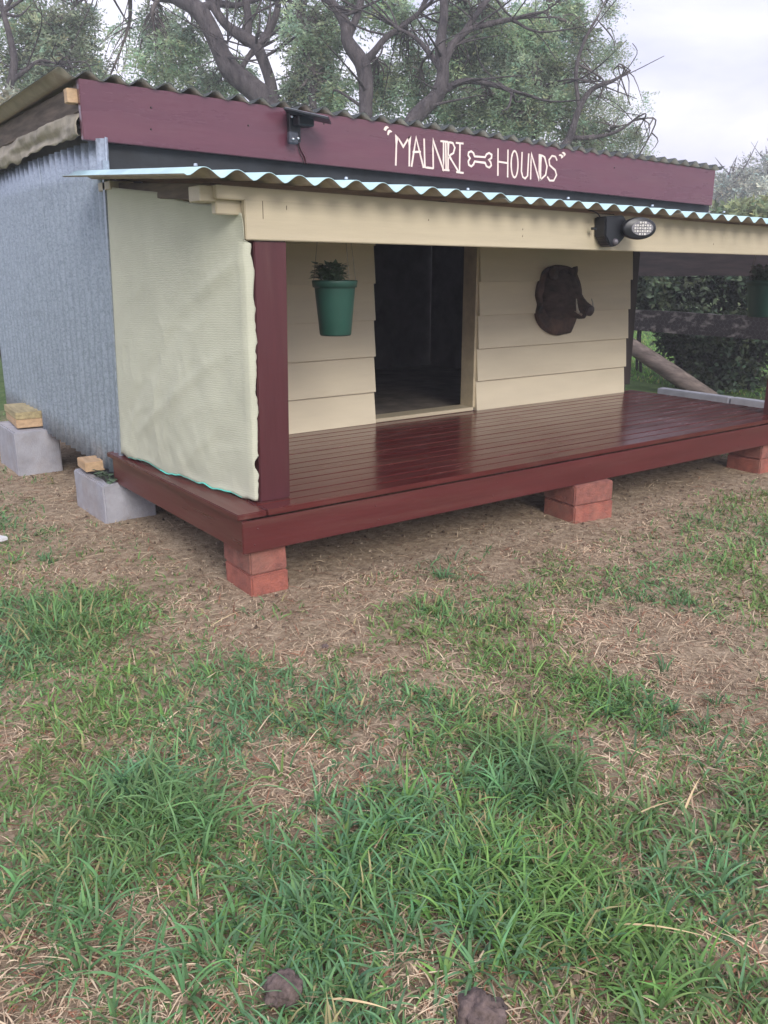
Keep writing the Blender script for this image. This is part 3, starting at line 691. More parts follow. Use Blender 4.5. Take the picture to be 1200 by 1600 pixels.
# ---------------------------------------------------------------- mounted head on the weatherboards
def ornament():
    t = empty('mounted_head', (3.08, 1.31, 1.02), 'dark mounted animal head with pale tusks and upright ears on a brown wooden shield', 'mounted head')
    px = [(872, 414), (886, 416), (897, 422), (903, 434), (907, 447), (908, 462), (906, 480), (902, 490), (899, 500), (896, 508), (893, 515), (890, 520), (880, 522), (870, 524), (858, 520),
          (848, 512), (841, 500), (839, 488), (842, 476), (840, 462), (842, 448), (846, 436), (850, 425), (858, 418), (865, 416)]
    P = [at(x, y, 'Y', 1.30) for x, y in px]; P = smooth_path(P, 3)[:-1]; c = sum((Vector(p) for p in P), Vector())/len(P)
    bm = bmesh.new(); n_ = len(P); rings = []
    for y0, s in ((1.325, 1), (1.292, 1), (1.284, .96), (1.282, .80), (1.280, .4)):
        rings.append([bm.verts.new((c.x+(p[0]-c.x)*s, y0+.002*noise.noise((p[0]*20, p[2]*20, 0)), c.z+(p[2]-c.z)*s)) for p in P])
    for A, B in zip(rings, rings[1:]):
        for i in range(n_): bm.faces.new((A[i], A[(i+1) % n_], B[(i+1) % n_], B[i]))
    bm.faces.new(rings[-1]); bm.faces.new(rings[0][::-1])
    bm_obj('shield', bm, m_bark_slab, t)
    fur = mat('dark_bristly_fur', (.075, .052, .042), .85, var=.5, vscale=26, stretch=(1, .3, 1), bump=1, bscale=120, bstretch=(1, .2, 1), bdist=.008, col2=(.018, .014, .012))
    HS = .90; YS = .80
    # head: neck ruff on the shield, skull, long snout pointing out and down
    b0 = Vector((c.x-.045, 1.30, c.z+.055))
    spine = [(0, 0, 0, .150, .175), (.0, -.05, .0, .150, .180), (.005, -.10, .0, .135, .160), (.01, -.15, -.008, .112, .130), (.018, -.20, -.03, .082, .095), (.026, -.25, -.055, .060, .066), (.033, -.30, -.078, .047, .050), (.038, -.335, -.09, .043, .044), (.040, -.348, -.093, .036, .036)]
    spine = [(x*HS, y*YS, z*HS-.012*(i_ > 3), rx*HS, rz*HS) for i_, (x, y, z, rx, rz) in enumerate(spine)]
    bm = bmesh.new(); rings = []; m_ = 28
    for k_, (x, y, z, rx, rz) in enumerate(spine):
        R_ = []
        for i in range(m_):
            q = 2*math.pi*i/m_; v = Vector((b0.x+x+rx*math.cos(q), b0.y+y-.25*rz*math.sin(q)*(k_ > 2)*.4, b0.z+z+rz*math.sin(q)))
            f = 1+.16*noise.noise(v*17)+.10*noise.noise(v*45)
            o_ = Vector((b0.x+x, v.y, b0.z+z)); R_.append(bm.verts.new(o_+(v-o_)*f))
        rings.append(R_)
    for A, B in zip(rings, rings[1:]):
        for i in range(m_): bm.faces.new((A[i], A[(i+1) % m_], B[(i+1) % m_], B[i]))
    bm.faces.new(rings[-1]); bm.faces.new(rings[0][::-1]); hd = bm_obj('head', bm, fur, t, True)
    def pt(x, y, z): return Vector((b0.x+x*HS, b0.y+y*YS, b0.z+z*HS-(.012 if y < -.12 else 0)))
    tube('snout', [pt(.040, -.340, -.093), pt(.041, -.360, -.097)], [.036, .033], mat('snout_skin', (.05, .035, .032), .5), hd, 16)
    for sx in (-1, 1):
        # ears, a short leaf shape with a hollow
        e0 = pt(.085*sx, -.07, .135); e1 = e0+Vector((.040*sx, -.02, .060))
        bm = bmesh.new(); sweep(bm, [e0-Vector((0, 0, .02)), e0+(e1-e0)*.35, e0+(e1-e0)*.75, e1], [.028, .034, .020, .003], 10); bm_obj('ear', bm, fur, t, True)
        q = pt(.010+.093*sx, -.150, .035); bm = bmesh.new(); bmesh.ops.create_uvsphere(bm, u_segments=10, v_segments=8, radius=.011, matrix=Matrix.Translation(q)); bm_obj('eye', bm, mat('glass_eye', (.02, .012, .01), .1, bump=0), t, True)
        a0 = pt(.030+.040*sx, -.275, -.105)
        tube('tusk', smooth_path([a0, a0+Vector((.030*sx, -.020, .010)), a0+Vector((.042*sx, -.022, .045)), a0+Vector((.036*sx, -.010, .085))], 4), list(np.linspace(.011, .003, 13)), m_stripe, t, 8)
    # lower jaw, mouth line light between them
    bm = bmesh.new(); sweep(bm, [pt(.015, -.14, -.085), pt(.022, -.21, -.105), pt(.03, -.27, -.125), pt(.034, -.305, -.135)], [.062, .045, .030, .016], 14, noise_amp=.1, nscale=20); bm_obj('lower_jaw', bm, fur, hd, True)
    bm = bmesh.new(); sweep(bm, [pt(.026, -.215, -.085), pt(.034, -.30, -.118)], [.047, .028], 12); bm_obj('mouth', bm, mat('pale_mouth', (.30, .25, .20), .6), hd, True)
ornament()

# ---------------------------------------------------------------- yard fence beyond the right end
def fence():
    t = empty('yard_fence', (6.3, 2.0, 0), 'weathered dark rail fence with chicken wire, past the right end of the deck', 'fence')
    def rail(z0, z1, mt, x=6.3, th=.06):
        bm = bmesh.new(); pts = np.linspace(-1.5, 5.6, 60); rings = []
        for yy in pts:
            w0 = .012*noise.noise((yy*1.2, z0*7, 0)); w1 = .014*noise.noise((yy*1.5, z1*9, 3))+.006*noise.noise((yy*7, z1*9, 3))
            rings.append([bm.verts.new((x, yy, z0+w0)), bm.verts.new((x+th, yy, z0+w0)), bm.verts.new((x+th, yy, z1+w1)), bm.verts.new((x, yy, z1+w1))])
        for A, B in zip(rings, rings[1:]):
            for i in range(4): bm.faces.new((A[i], A[(i+1) % 4], B[(i+1) % 4], B[i]))
        bm.faces.new(rings[0]); bm.faces.new(rings[-1]); bmesh.ops.recalc_face_normals(bm, faces=bm.faces)
        return bm_obj('rail', bm, mt, t)
    rail(1.15, 1.40, m_fence); r2 = rail(.575, .79, m_lichen)
    for yy in (-1.2, 4.4):
        tube('fence_post', [(6.42, yy, GZ-.05), (6.42, yy+.01, .8), (6.42, yy, 1.55)], [.1, .095, .085], m_fence, t, 12, noise_amp=.1)
    q = at(1020, 511, 'X', 6.298)
    tube('knot', [q+Vector((-.006, 0, 0)), q+Vector((.01, 0, 0))], [.045, .05], m_lichen, r2, 14, noise_amp=.3, nscale=30)
    # hexagonal chicken wire
    a = .05; V = []; Fc = []
    x = 6.285
    def seg(p, q):
        p, q = Vector(p), Vector(q); d = (q-p).normalized(); s = d.cross(Vector((1, 0, 0)))*.0006; n1 = Vector((.0006, 0, 0)); k_ = len(V)
        for c_ in (p, q): V.extend([tuple(c_+s+n1*0), tuple(c_-s*.6+n1), tuple(c_-s*.6-n1)])
        Fc.extend([(k_, k_+1, k_+4, k_+3), (k_+1, k_+2, k_+5, k_+4), (k_+2, k_, k_+3, k_+5)])
    h = a*.5; rws = int(1.2/(a*.8)); cls = int(3.4/a)
    for r_ in range(rws):
        for c_ in range(cls):
            y0 = .5+c_*a+(h if r_ % 2 else 0); z0 = r_*a*.8+GZ+.01
            seg((x, y0, z0), (x, y0, z0+a*.42)); seg((x, y0, z0+a*.42), (x, y0+h, z0+a*.8)); seg((x, y0, z0+a*.42), (x, y0-h, z0+a*.8))
    o = py_obj('wire_netting', V, Fc, mat('grey_netting_wire', (.13, .13, .14), .5, metal=.5, bump=0), t); o['kind'] = 'stuff'
    a0, a1 = at(983, 538, 'X', 6.18), at(1108, 622, 'X', 6.18)
    d = (a1-a0)
    L = tube('brace_log', [a0-d*.45, a0, a0+d*.5, a1+d*.03], [.075, .08, .085, .088], m_log, t, 14, noise_amp=.12, nscale=5)
fence()
for i in range(3):
    y0 = .12+i*.81-.0
    nm = rot_box('concrete_edging', 5.93+.01*(i % 2), y0+.40, GZ-.02, .10, .795, .105, .004*(i % 3-1), m_kerb,
        ['grey concrete edging piece farthest right beyond the deck', 'grey concrete edging piece beyond the deck, just left of the right post',
         'grey concrete edging piece beyond the deck where the log brace ends', 'grey concrete edging piece running behind the kennel wall, near the log foot', 'grey concrete edging piece hidden farthest behind the kennel'][i], 'edging', 'concrete edging along the fence', .006, .002) if i < 4 else None

# ---------------------------------------------------------------- foliage
def leafmat(name, c, tr=.35): return mat(name, c, .55, var=.25, vscale=2.5, bump=0, attr='Col', transl=tr, spec=.3)
def leaves(P, D, ln, wd, cols, r):
    """arrays: positions, directions -> one folded quad per leaf"""
    n_ = len(P); D = D/np.linalg.norm(D, axis=1, keepdims=True)
    R_ = r.normal(size=(n_, 3)); S = np.cross(D, R_); S /= np.linalg.norm(S, axis=1, keepdims=True)+1e-9
    ln = ln[:, None]; wd = wd[:, None]
    V = np.stack([P, P+D*ln*.45+S*wd*.5, P+D*ln, P+D*ln*.45-S*wd*.5], 1).reshape(-1, 3)
    Fc = np.arange(n_*4).reshape(-1, 4)
    return V, Fc, np.repeat(cols, 4, 0)
def crown(name, blobs, mt, parent, leaf=(.05, .018), per=1.0, sprig=.26, seed=0, nleaf=14, tint=.35):
    """blobs: (centre, radii, n_sprigs); sprigs gather in clumps, each a drooping row of leaflets"""
    r = np.random.default_rng(seed); PP, DD, LL, WW, CC = [], [], [], [], []
    for c, rad, ns in blobs:
        ns = int(ns*per*(DENS if name == 'crown' else 1)); nc = max(4, ns//(13 if name == 'crown' else 14))
        u = r.normal(size=(nc, 3)); u /= np.linalg.norm(u, axis=1, keepdims=True); cc = np.array(c)+u*np.array(rad)*(r.uniform(.15, 1, (nc, 1))**.55)
        cid = r.integers(0, nc, ns); sp = cc[cid]+r.normal(size=(ns, 3))*(np.array(rad)*.13+.02)
        ctint = (1+tint*r.normal(size=(nc, 1))).clip(.45, 1.9)[cid]
        dirs = r.normal(size=(ns, 3))+np.array([0, 0, -.25])+(sp-np.array(c))*.8; dirs /= np.linalg.norm(dirs, axis=1, keepdims=True)
        hue = r.normal(size=(ns, 1))*.10
        for k_ in range(nleaf):
            f = (k_+.5)/nleaf; pos = sp+dirs*sprig*f+np.array([0, 0, -1])*sprig*.35*f*f+r.normal(size=(ns, 3))*sprig*.05
            side = np.cross(dirs, np.array([0, 0, 1.]))*(1 if k_ % 2 else -1)+dirs*.6+r.normal(size=(ns, 3))*.35
            PP.append(pos); DD.append(side); LL.append(leaf[0]*r.uniform(.6, 1.3, ns)); WW.append(leaf[1]*r.uniform(.7, 1.3, ns))
            b = ctint*(1+.18*r.normal(size=(ns, 1))).clip(.5, 1.6); CC.append(np.clip(np.concatenate([b*(1+hue), b, b*(1-hue*.6)], 1), .2, 2.2))
    V, Fc, C_ = leaves(np.concatenate(PP), np.concatenate(DD), np.concatenate(LL), np.concatenate(WW), np.concatenate(CC), r)
    return py_obj(name, V, Fc, mt, parent, cols=C_)
DENS = .47
def tree(name, label, limbs, blobs, mt, seed, depth, twigs=120, leaf=(.05, .018), per=1., nleaf=14, sprig=.26, base=None, group=None, bark=None, tint=.35):
    """limbs: lists of (px, py, radius_px[, depth offset]) ; first limb is continued down to the ground"""
    r = random.Random(seed); sc_ = depth/F
    L3 = []
    for li, lb in enumerate(limbs):
        P = [(ray(q[0], q[1], depth+(q[3] if len(q) > 3 else 0)), q[2]*sc_) for q in lb]
        L3.append(P)
    foot = L3[0][0][0].copy(); bx = base if base else (foot.x, foot.y)
    root = empty(name, (bx[0], bx[1], GZ), label, 'tree', group)
    r0 = L3[0][0][1]
    down = [(Vector((bx[0]+(foot.x-bx[0])*f, bx[1]+(foot.y-bx[1])*f, GZ-.1+(foot.z-GZ+.1)*f)), r0*(1.35-.35*f)) for f in (0, .08, .35, .7)]
    L3[0] = down+L3[0]
    nodes = []
    bm = bmesh.new()
    for P in L3:
        pts = smooth_path([p for p, _ in P], 5); rr = .80*np.interp(np.linspace(0, len(P)-1, len(pts)), range(len(P)), [q for _, q in P])
        sweep(bm, pts, list(rr), 12, True, .16, 2.2)
        nodes += [(Vector(p), q) for p, q in zip(pts, rr) if p[2] > 2.2]
        tip = Vector(pts[-1]); dr = (tip-Vector(pts[-4])).normalized()      # every limb thins out into twigs
        for k_ in range(5 if twigs < 400 else 0):
            dd_ = (dr+Vector((r.gauss(0, .55), r.gauss(0, .55), r.gauss(0, .45)))).normalized(); ll = r.uniform(.5, 1.3)
            m1 = tip+dd_*ll*.5+Vector((0, 0, r.uniform(-.05, .12))); sweep(bm, smooth_path([tip, m1, m1+(dd_+Vector((r.gauss(0, .4), r.gauss(0, .4), r.gauss(0, .4))))*ll*.5], 4), list(np.linspace(rr[-1]*.8, .006, 9)), 6, False)
        for k_ in range(4 if twigs < 400 else 2):
            j_ = r.randrange(3, len(pts)); b_ = Vector(pts[j_])
            if b_.z < 3.2: continue
            dd_ = Vector((r.gauss(0, 1), r.gauss(0, 1), r.uniform(-.3, 1.0))).normalized(); ll = r.uniform(.6, 1.6)
            m1 = b_+dd_*ll*.5; m2 = m1+(dd_+Vector((r.gauss(0, .5), r.gauss(0, .5), r.gauss(0, .5))))*ll*.5
            sweep(bm, smooth_path([b_, m1, m2], 4), list(np.linspace(min(.03, rr[j_]*.4), .005, 9)), 6, False)
    bm_obj('trunk', bm, bark or m_bark, root, True)
    # boughs reaching for every clump, and fine twigs
    bm = bmesh.new(); B = []
    for (px, py, rx, ry, dd, ns) in blobs:
        c = ray(px, py, depth+dd); rad = (rx*sc_, rx*sc_*.9, ry*sc_); B.append((tuple(c), rad, ns))
        best = min(nodes, key=lambda q: (q[0]-c).length)
        s0, r1 = best; mid = s0.lerp(c, .5)+Vector((r.uniform(-.3, .3), r.uniform(-.3, .3), r.uniform(-.1, .35)))
        path = smooth_path([s0, mid, c], 5); rs = np.linspace(min(r1*.6, .055), .012, len(path))
        sweep(bm, path, list(rs), 6, False, .15, 4)
        for k_ in range(max(4, int((twigs if twigs < 400 else 90)*ns/3000))):
            p0 = Vector(path[r.randrange(2, len(path))])
            u = Vector((r.gauss(0, 1), r.gauss(0, 1), r.gauss(0, 1))).normalized()
            e_ = c+Vector((u.x*rad[0], u.y*rad[1], u.z*rad[2]))*r.uniform(.5, 1.15)
            md = p0.lerp(e_, .5)+Vector((r.uniform(-.15, .15), r.uniform(-.15, .15), r.uniform(0, .2)))
            sweep(bm, smooth_path([p0, md, e_], 3), list(np.linspace(.013, .003, 7)), 4, False)
    bm_obj('branch', bm, m_twig, root, True)
    crown('crown', B, mt, root, leaf, per, sprig, seed, nleaf, tint)
    return root
g_mid = leafmat('hazed_fern_leaf', (.46, .57, .39), .68); g_dark = leafmat('hazed_leaf_green', (.46, .54, .38), .65); g_far = leafmat('far_hazed_leaf', (.42, .45, .38), .4)  # tree leaf colours paled: air haze painted into them, near and far
# tree with the big curved limb
tree('gnarled_tree', 'gnarled tree with a thick curved limb forking above the left half of the roof',
     [[(428, 185, 26), (428, 168, 24), (410, 152, 23), (385, 130, 21), (360, 108, 19), (342, 75, 17), (328, 45, 17), (308, 15, 16), (270, -5, 14, .3), (225, -15, 11, .6), (170, -45, 7, 1)],
      [(428, 172, 14), (425, 140, 11), (415, 105, 11), (400, 72, 11), (380, 58, 12), (355, 40, 9), (338, 18, 8), (322, -10, 7)],
      [(385, 60, 8), (388, 30, 8), (384, -5, 8), (390, -60, 6)],
      [(398, 75, 8), (418, 55, 6), (432, 20, 6), (438, -20, 6)],
      [(372, 116, 6), (384, 96, 5), (394, 80, 5)],
      [(352, 92, 4), (352, 70, 3), (356, 64, 2)],
      [(308, 15, 9), (340, 6, 7), (372, 8, 5), (410, -5, 5)]],
     [(255, 95, 60, 38, 1, 1100), (330, 135, 42, 30, .8, 700), (250, 45, 45, 28, 1.4, 420), (205, 45, 40, 14, 2, 120), (165, 135, 50, 18, 1.5, 380), (300, 60, 30, 22, .9, 380), (370, 105, 26, 24, 1, 240), (400, 20, 46, 26, 1.2, 420),
      (345, -60, 150, 50, 1, 450), (460, 40, 40, 38, 1.3, 360), (200, -60, 110, 50, 1, 200), (130, 75, 40, 26, 1.6, 300)],
     g_mid, 11, 14.5, leaf=(.078, .028), nleaf=10, per=1.15)
tree('slender_tree', 'slender upright tree with a crooked trunk rising behind the middle of the roof',
     [[(572, 200, 13), (571, 165, 13), (572, 130, 14), (566, 100, 15), (552, 80, 14), (542, 62, 12), (540, 40, 11), (528, 18, 9), (505, -12, 8)],
      [(566, 100, 8), (584, 82, 7), (602, 60, 6), (630, 40, 5), (655, 20, 4)],
      [(542, 62, 8), (556, 30, 7), (562, 8, 7), (570, -30, 6)],
      [(490, 172, 8, .6), (484, 120, 7, .6), (476, 70, 6, .6), (470, 20, 5, .6)]],
     [(492, 55, 46, 60, .7, 1500), (490, 130, 44, 38, .9, 1000), (590, 140, 38, 46, 1, 900), (612, 25, 50, 30, .9, 700), (555, 10, 46, 24, .9, 420), (640, 100, 34, 46, 1.2, 620), (530, 150, 30, 30, .8, 420), (540, -60, 120, 46, 1, 400), (450, 145, 26, 24, 1, 300)],
     g_mid, 12, 13.5, leaf=(.074, .027), nleaf=10, per=1.2)
tree('spreading_tree', 'broad leafy tree with pale limbs standing behind the right half of the roof',
     [[(640, 205, 15), (660, 172, 16), (682, 150, 15), (692, 115, 12), (688, 70, 10), (694, 20, 9), (690, -30, 8)],
      [(690, 112, 9), (704, 75, 8), (730, 48, 6), (762, 38, 5), (800, 30, 4)],
      [(690, 95, 6), (720, 55, 5), (745, 22, 5), (770, -10, 4)],
      [(682, 150, 8), (720, 128, 6), (760, 130, 5), (800, 142, 4)],
      [(836, 215, 8, 1), (842, 120, 8, 1), (846, 60, 7, 1), (858, 10, 6, 1)],
      [(692, 115, 6), (672, 85, 5), (650, 60, 4), (622, 45, 3)]],
     [(715, 105, 46, 46, 1, 1100), (765, 60, 52, 50, .8, 1500), (800, 130, 50, 46, .8, 1500), (835, 60, 46, 48, 1, 1300), (720, 35, 50, 36, 1, 1000), (740, 170, 50, 30, .8, 900), (815, 190, 56, 28, 1, 1000), (865, 110, 34, 40, 1.2, 600), (880, 20, 40, 30, 1.2, 600), (690, 175, 40, 26, 1.3, 500),
      (860, 165, 34, 28, .9, 500), (780, -50, 130, 46, 1, 600), (905, 45, 28, 24, 1, 240), (900, 205, 36, 24, 1, 420), (655, 150, 30, 40, 1.2, 400)],
     g_mid, 13, 13, leaf=(.072, .026), nleaf=10, per=1.25)
tree('feathery_tree', 'thin feathery tree with wispy olive twigs fraying against the open sky on the right',
     [[(868, 260, 9), (890, 215, 8), (905, 170, 6), (925, 140, 5), (960, 125, 3), (985, 110, 2)],
      [(890, 215, 5), (925, 215, 4), (965, 205, 3), (1000, 180, 2)],
      [(905, 170, 4), (900, 110, 4), (915, 60, 3), (935, 25, 2)]],
     [(930, 165, 40, 26, .5, 330), (955, 210, 42, 26, .6, 420), (985, 165, 26, 22, .6, 110), (925, 85, 38, 20, .5, 330), (960, 80, 26, 12, .5, 120), (945, 10, 20, 10, .5, 120), (905, 235, 50, 20, .5, 450), (990, 215, 24, 18, .4, 110), (895, 130, 30, 30, .6, 380), (1000, 240, 16, 14, .4, 60)],
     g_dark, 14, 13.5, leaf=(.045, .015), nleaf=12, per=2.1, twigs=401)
tree('left_tree', 'dull green tree with thin grey stems at the top left corner behind the roof',
     [[(8, 200, 9), (12, 150, 8), (22, 100, 7), (16, 60, 6), (5, 20, 5)], [(14, 130, 5), (40, 110, 4), (62, 95, 3), (90, 100, 2)], [(100, 160, 6, 1), (108, 110, 5, 1), (100, 60, 4, 1), (115, 10, 3, 1)]],
     [(25, 25, 46, 34, 1, 700), (75, 55, 44, 36, 1, 800), (30, 95, 40, 30, 1.2, 560), (95, 100, 50, 26, 1, 760), (60, 140, 60, 22, 1.4, 760), (125, 40, 34, 30, 1, 360), (-40, 80, 40, 60, 1, 500), (60, -40, 90, 40, 1, 350), (140, 20, 16, 12, 1, 60)],
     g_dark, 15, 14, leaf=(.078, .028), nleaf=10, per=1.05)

def bush(name, label, cat, boxes, mt, seed, leaf, n_, nleaf=7, sprig=.14, stems=(), base=(0, 0), tint=.35, group=None):
    root = empty(name, (base[0], base[1], GZ), label, cat, group)
    crown('foliage', [(c, rad, int(n_*wt)) for c, rad, wt in boxes], mt, root, leaf, 1, sprig, seed, nleaf, tint)
    bm = bmesh.new(); r = random.Random(seed)
    for c, rad, wt in boxes:
        for k_ in range(3):
            b = Vector((c[0]+r.uniform(-.3, .3)*rad[0], c[1]+r.uniform(-.3, .3)*rad[1], GZ-.05)); e_ = Vector((c[0]+r.uniform(-.5, .5)*rad[0], c[1]+r.uniform(-.6, .6)*rad[1], c[2]+rad[2]*.4))
            sweep(bm, smooth_path([b, b.lerp(e_, .5)+Vector((r.uniform(-.1, .1), r.uniform(-.1, .1), 0)), e_], 4), list(np.linspace(.022, .008, 9)), 6, False)
    bm_obj('stem', bm, m_bark, root, True)
    return root
g_hedge = leafmat('glossy_hedge_leaf', (.085, .12, .07), .15); g_shrub = leafmat('dark_shrub_leaf', (.06, .09, .05), .15)
bush('hedge', 'dark glossy hedge behind the fence, seen above the lichened rail', 'hedge',
     [((7.35, 4.6-.62*i, 1.12), (.38, .42, .44), 1) for i in range(9)], g_hedge, 21, (.085, .04), 420, 6, .12, base=(7.35, 2.2))
cA = at(1115, 565, 'X', 6.95)
bush('dark_shrub', 'dark bushy shrub filling the gap under the lower rail beside the log', 'shrub',
     [((6.95, cA.y+.12, .32), (.34, .38, .36), 1), ((7.0, cA.y-.22, .28), (.3, .26, .30), .8), ((6.85, cA.y+.25, .60), (.3, .42, .2), .8), ((7.0, cA.y-.3, .62), (.3, .4, .2), .7), ((6.75, cA.y-.02, .10), (.25, .40, .14), .4)],
     g_shrub, 22, (.075, .038), 620, 6, .12, base=(6.95, cA.y))
# pale broadleaf shrub and far trees right of the roof
c1 = ray(1165, 318, 15)
bush('broadleaf_shrub', 'bright broad leaved shrub just right of the end of the maroon fascia', 'shrub',
     [(tuple(ray(1130, 346, 15)), (.4, .4, .16), .8), (tuple(ray(1175, 336, 15)), (.5, .4, .18), 1), (tuple(ray(1225, 329, 15)), (.5, .4, .2), 1), (tuple(ray(1180, 380, 15)), (1.2, .5, .35), 1.4), (tuple(ray(1180, 425, 15)), (1.3, .5, .7), 1.2)],
     leafmat('bright_broad_leaf', (.36, .43, .24), .4), 23, (.17, .055), 320, 5, .22, base=(c1.x, c1.y))
for i, (px, py, dp, rx, ry, lab, c_) in enumerate([(1150, 290, 34, 42, 34, 'pale grey green tree in the distance just right of the roof end', g_far), (1205, 265, 38, 50, 34, 'taller hazy tree in the distance at the right photo edge', g_far)]):
    b = ray(px, 440, dp); tree('distant_tree', lab, [[(px, py+60, 7), (px+2, py+20, 5), (px-3, py-10, 3)]],
         [(px, py, rx, ry*.7, 0, 900), (px-rx*.5, py+22, rx*.6, ry*.6, 0, 600), (px+rx*.5, py+15, rx*.6, ry*.7, 0, 600), (px, py+45, rx*1.1, 22, 0, 700), (px+10, py-18, rx*.5, 14, 0, 200)],
         c_, 31+i, dp, leaf=(.16, .06), nleaf=8, sprig=.6, group='distant trees right of the roof', per=.8, twigs=60)
# silvery shrub peeping over the tin wall at the left edge
c2 = ray(12, 185, 9)
bush('silvery_shrub', 'tall shrub with narrow silvery leaves at the left edge above the tin wall', 'shrub',
     [(tuple(ray(0, 185, 9)), (.22, .22, .24), 1), (tuple(ray(-40, 210, 9)), (.35, .3, .4), 1), (tuple(ray(-60, 300, 9)), (.5, .4, .6), 1)], leafmat('silvery_leaf', (.42, .43, .33), .3), 24, (.11, .022), 190, 9, .22, base=(c2.x, c2.y))
# dark hedge line beyond the lawn, far left
c3 = at(-30, 520, 'Y', 16)
bush('far_hedge', 'dark hedge far beyond the lawn at the left edge of the photo', 'hedge',
     [((c3.x+.9*k_-3.4, 16+.2*k_, .75), (.9, .6, .85), 1) for k_ in range(5)], g_shrub, 25, (.16, .07), 260, 6, .3, base=(c3.x, 16))

# ---------------------------------------------------------------- grass and straw
m_grass = mat('grass_blade', (1, 1, 1), .62, var=.0, vscale=4, bump=0, attr='Col', transl=.3, spec=.22)
m_straw = mat('dry_straw', (1, 1, 1), .8, var=.0, vscale=4, bump=0, attr='Col', spec=.2)
def ghv(P):
    return np.array([gh(x, y) for x, y in P])
def vnoise(P, s, o=0): return np.array([noise.noise((x*s+o, y*s-o, o)) for x, y in P])
def P2(px, py): v = at(px, py, 'Z', GZ); return np.array([v.x, v.y])
DRY = [(450, 1240, .17, 1), (440, 1180, .10, .7), (1080, 1045, .30, .9), (1010, 985, .25, .8), (1160, 1080, .25, 1), (930, 1140, .12, .7), (80, 1500, .20, .9), (30, 1560, .12, .9), (700, 1520, .1, .7), (690, 1450, .08, .6), (960, 1185, .14, .6),
       (580, 1075, .12, .7), (640, 1030, .16, .6), (70, 1160, .14, .6), (30, 1310, .14, .7), (1050, 1010, .2, .8), (800, 1090, .14, .5), (600, 1160, .10, .5), (170, 1540, .08, .5), (660, 1570, .08, .6), (520, 1010, .3, .6)]
DRYW = [(*P2(a, b), r_, s) for a, b, r_, s in DRY]
GRN = [(500, 1050, .3), (150, 1000, .4), (120, 970, .3), (720, 960, .25), (200, 1080, .25), (900, 1100, .2), (40, 1020, .3)]
GRNW = [(*P2(a, b), r_) for a, b, r_ in GRN]
def greenness(P):
    """how much green grass grows here: bare near the kennel, patches of straw in the lawn"""
    x, y = P[:, 0], P[:, 1]
    # distance in front of the deck edge (y < 0) or left of the tin wall (x < 0)
    d = np.where(x < -.05, np.minimum(1e9, np.maximum(-x-.0, 0)), 1e9)
    dy = np.maximum(-y, 0)
    dist = np.where((x < 0), np.hypot(np.maximum(-x, 0), np.maximum(-y, 0)), dy)
    g = (dist-.30+.35*vnoise(P, 1.7, 3)+.22*vnoise(P, 5, 9))*2.2
    g = np.clip(g, 0, 1)
    g = g*(.74+.55*vnoise(P, 2.6, 7)+.6*vnoise(P, 9, 2))
    for a, b, r_, s in DRYW: g -= s*1.15*np.exp(-((x-a)**2+(y-b)**2)/(r_*r_)*1.0)*(.8+.6*vnoise(P, 9, 5))
    for a, b, r_ in GRNW: g += .35*np.exp(-((x-a)**2+(y-b)**2)/(r_*r_))
    return np.clip(g, 0, 1.2)
def sample(n_, rmin, rmax, power, half=math.radians(60)):
    a = rng.uniform(-half, half, n_); u = rng.uniform(0, 1, n_)
    r_ = (rmin**power+(rmax**power-rmin**power)*u)**(1/power)
    th = math.atan2(FW[1], FW[0])-a
    P = np.stack([CAM[0]+r_*np.cos(th), CAM[1]+r_*np.sin(th)], 1)
    return P
def blades(name, P, ln, wd, lean, col, az=None, seg=4, mt=None, lift=0., curl=1., tipc=1.25, flat=False, kind_label=None):
    n_ = len(P); az = rng.uniform(0, 2*np.pi, n_) if az is None else az
    z0 = ghv(P)+lift; D = np.stack([np.cos(az), np.sin(az)], 1); S = np.stack([-np.sin(az), np.cos(az), np.zeros(n_)], 1)
    V = np.zeros((n_, (seg+1)*2, 3), np.float32); C_ = np.zeros((n_, (seg+1)*2, 3), np.float32)
    pos = np.stack([P[:, 0], P[:, 1], z0], 1); ang = lean.copy(); step = ln/seg
    twist = rng.normal(0, .5, n_)
    for k_ in range(seg+1):
        f = k_/seg; wf = wd*(1-f**1.6)*(.75+.25*min(1, f*4)) + .0004
        sv = S*np.cos(twist*f)[:, None]+np.array([0, 0, 1])*np.sin(twist*f)[:, None]
        V[:, 2*k_] = pos-sv*(wf/2)[:, None]; V[:, 2*k_+1] = pos+sv*(wf/2)[:, None]
        cc = col*(1+(tipc-1)*f); C_[:, 2*k_] = cc*.94; C_[:, 2*k_+1] = cc*1.06
        if k_ < seg:
            pos = pos+np.stack([D[:, 0]*np.sin(ang)*step, D[:, 1]*np.sin(ang)*step, np.cos(ang)*step], 1)
            pos[:, 2] = np.maximum(pos[:, 2], z0+.002+.004*rng.random(n_)); ang = ang+curl*rng.uniform(.1, .5, n_)
    base = (np.arange(n_)*(seg+1)*2)[:, None]
    q = np.array([[2*k_, 2*k_+1, 2*k_+3, 2*k_+2] for k_ in range(seg)]).ravel()[None, :]
    Fc = (base+q).reshape(-1, 4)
    o = py_obj(name, V.reshape(-1, 3), Fc, mt, cols=C_.reshape(-1, 3))
    o['kind'] = 'stuff'
    return o
def outside(P, m_=.0):                           # keep clear of things standing on the ground
    x, y = P[:, 0], P[:, 1]
    inb = (x > 0-m_) & (x < 3.86) & (y > 0-m_) & (y < 3.7)
    return ~inb
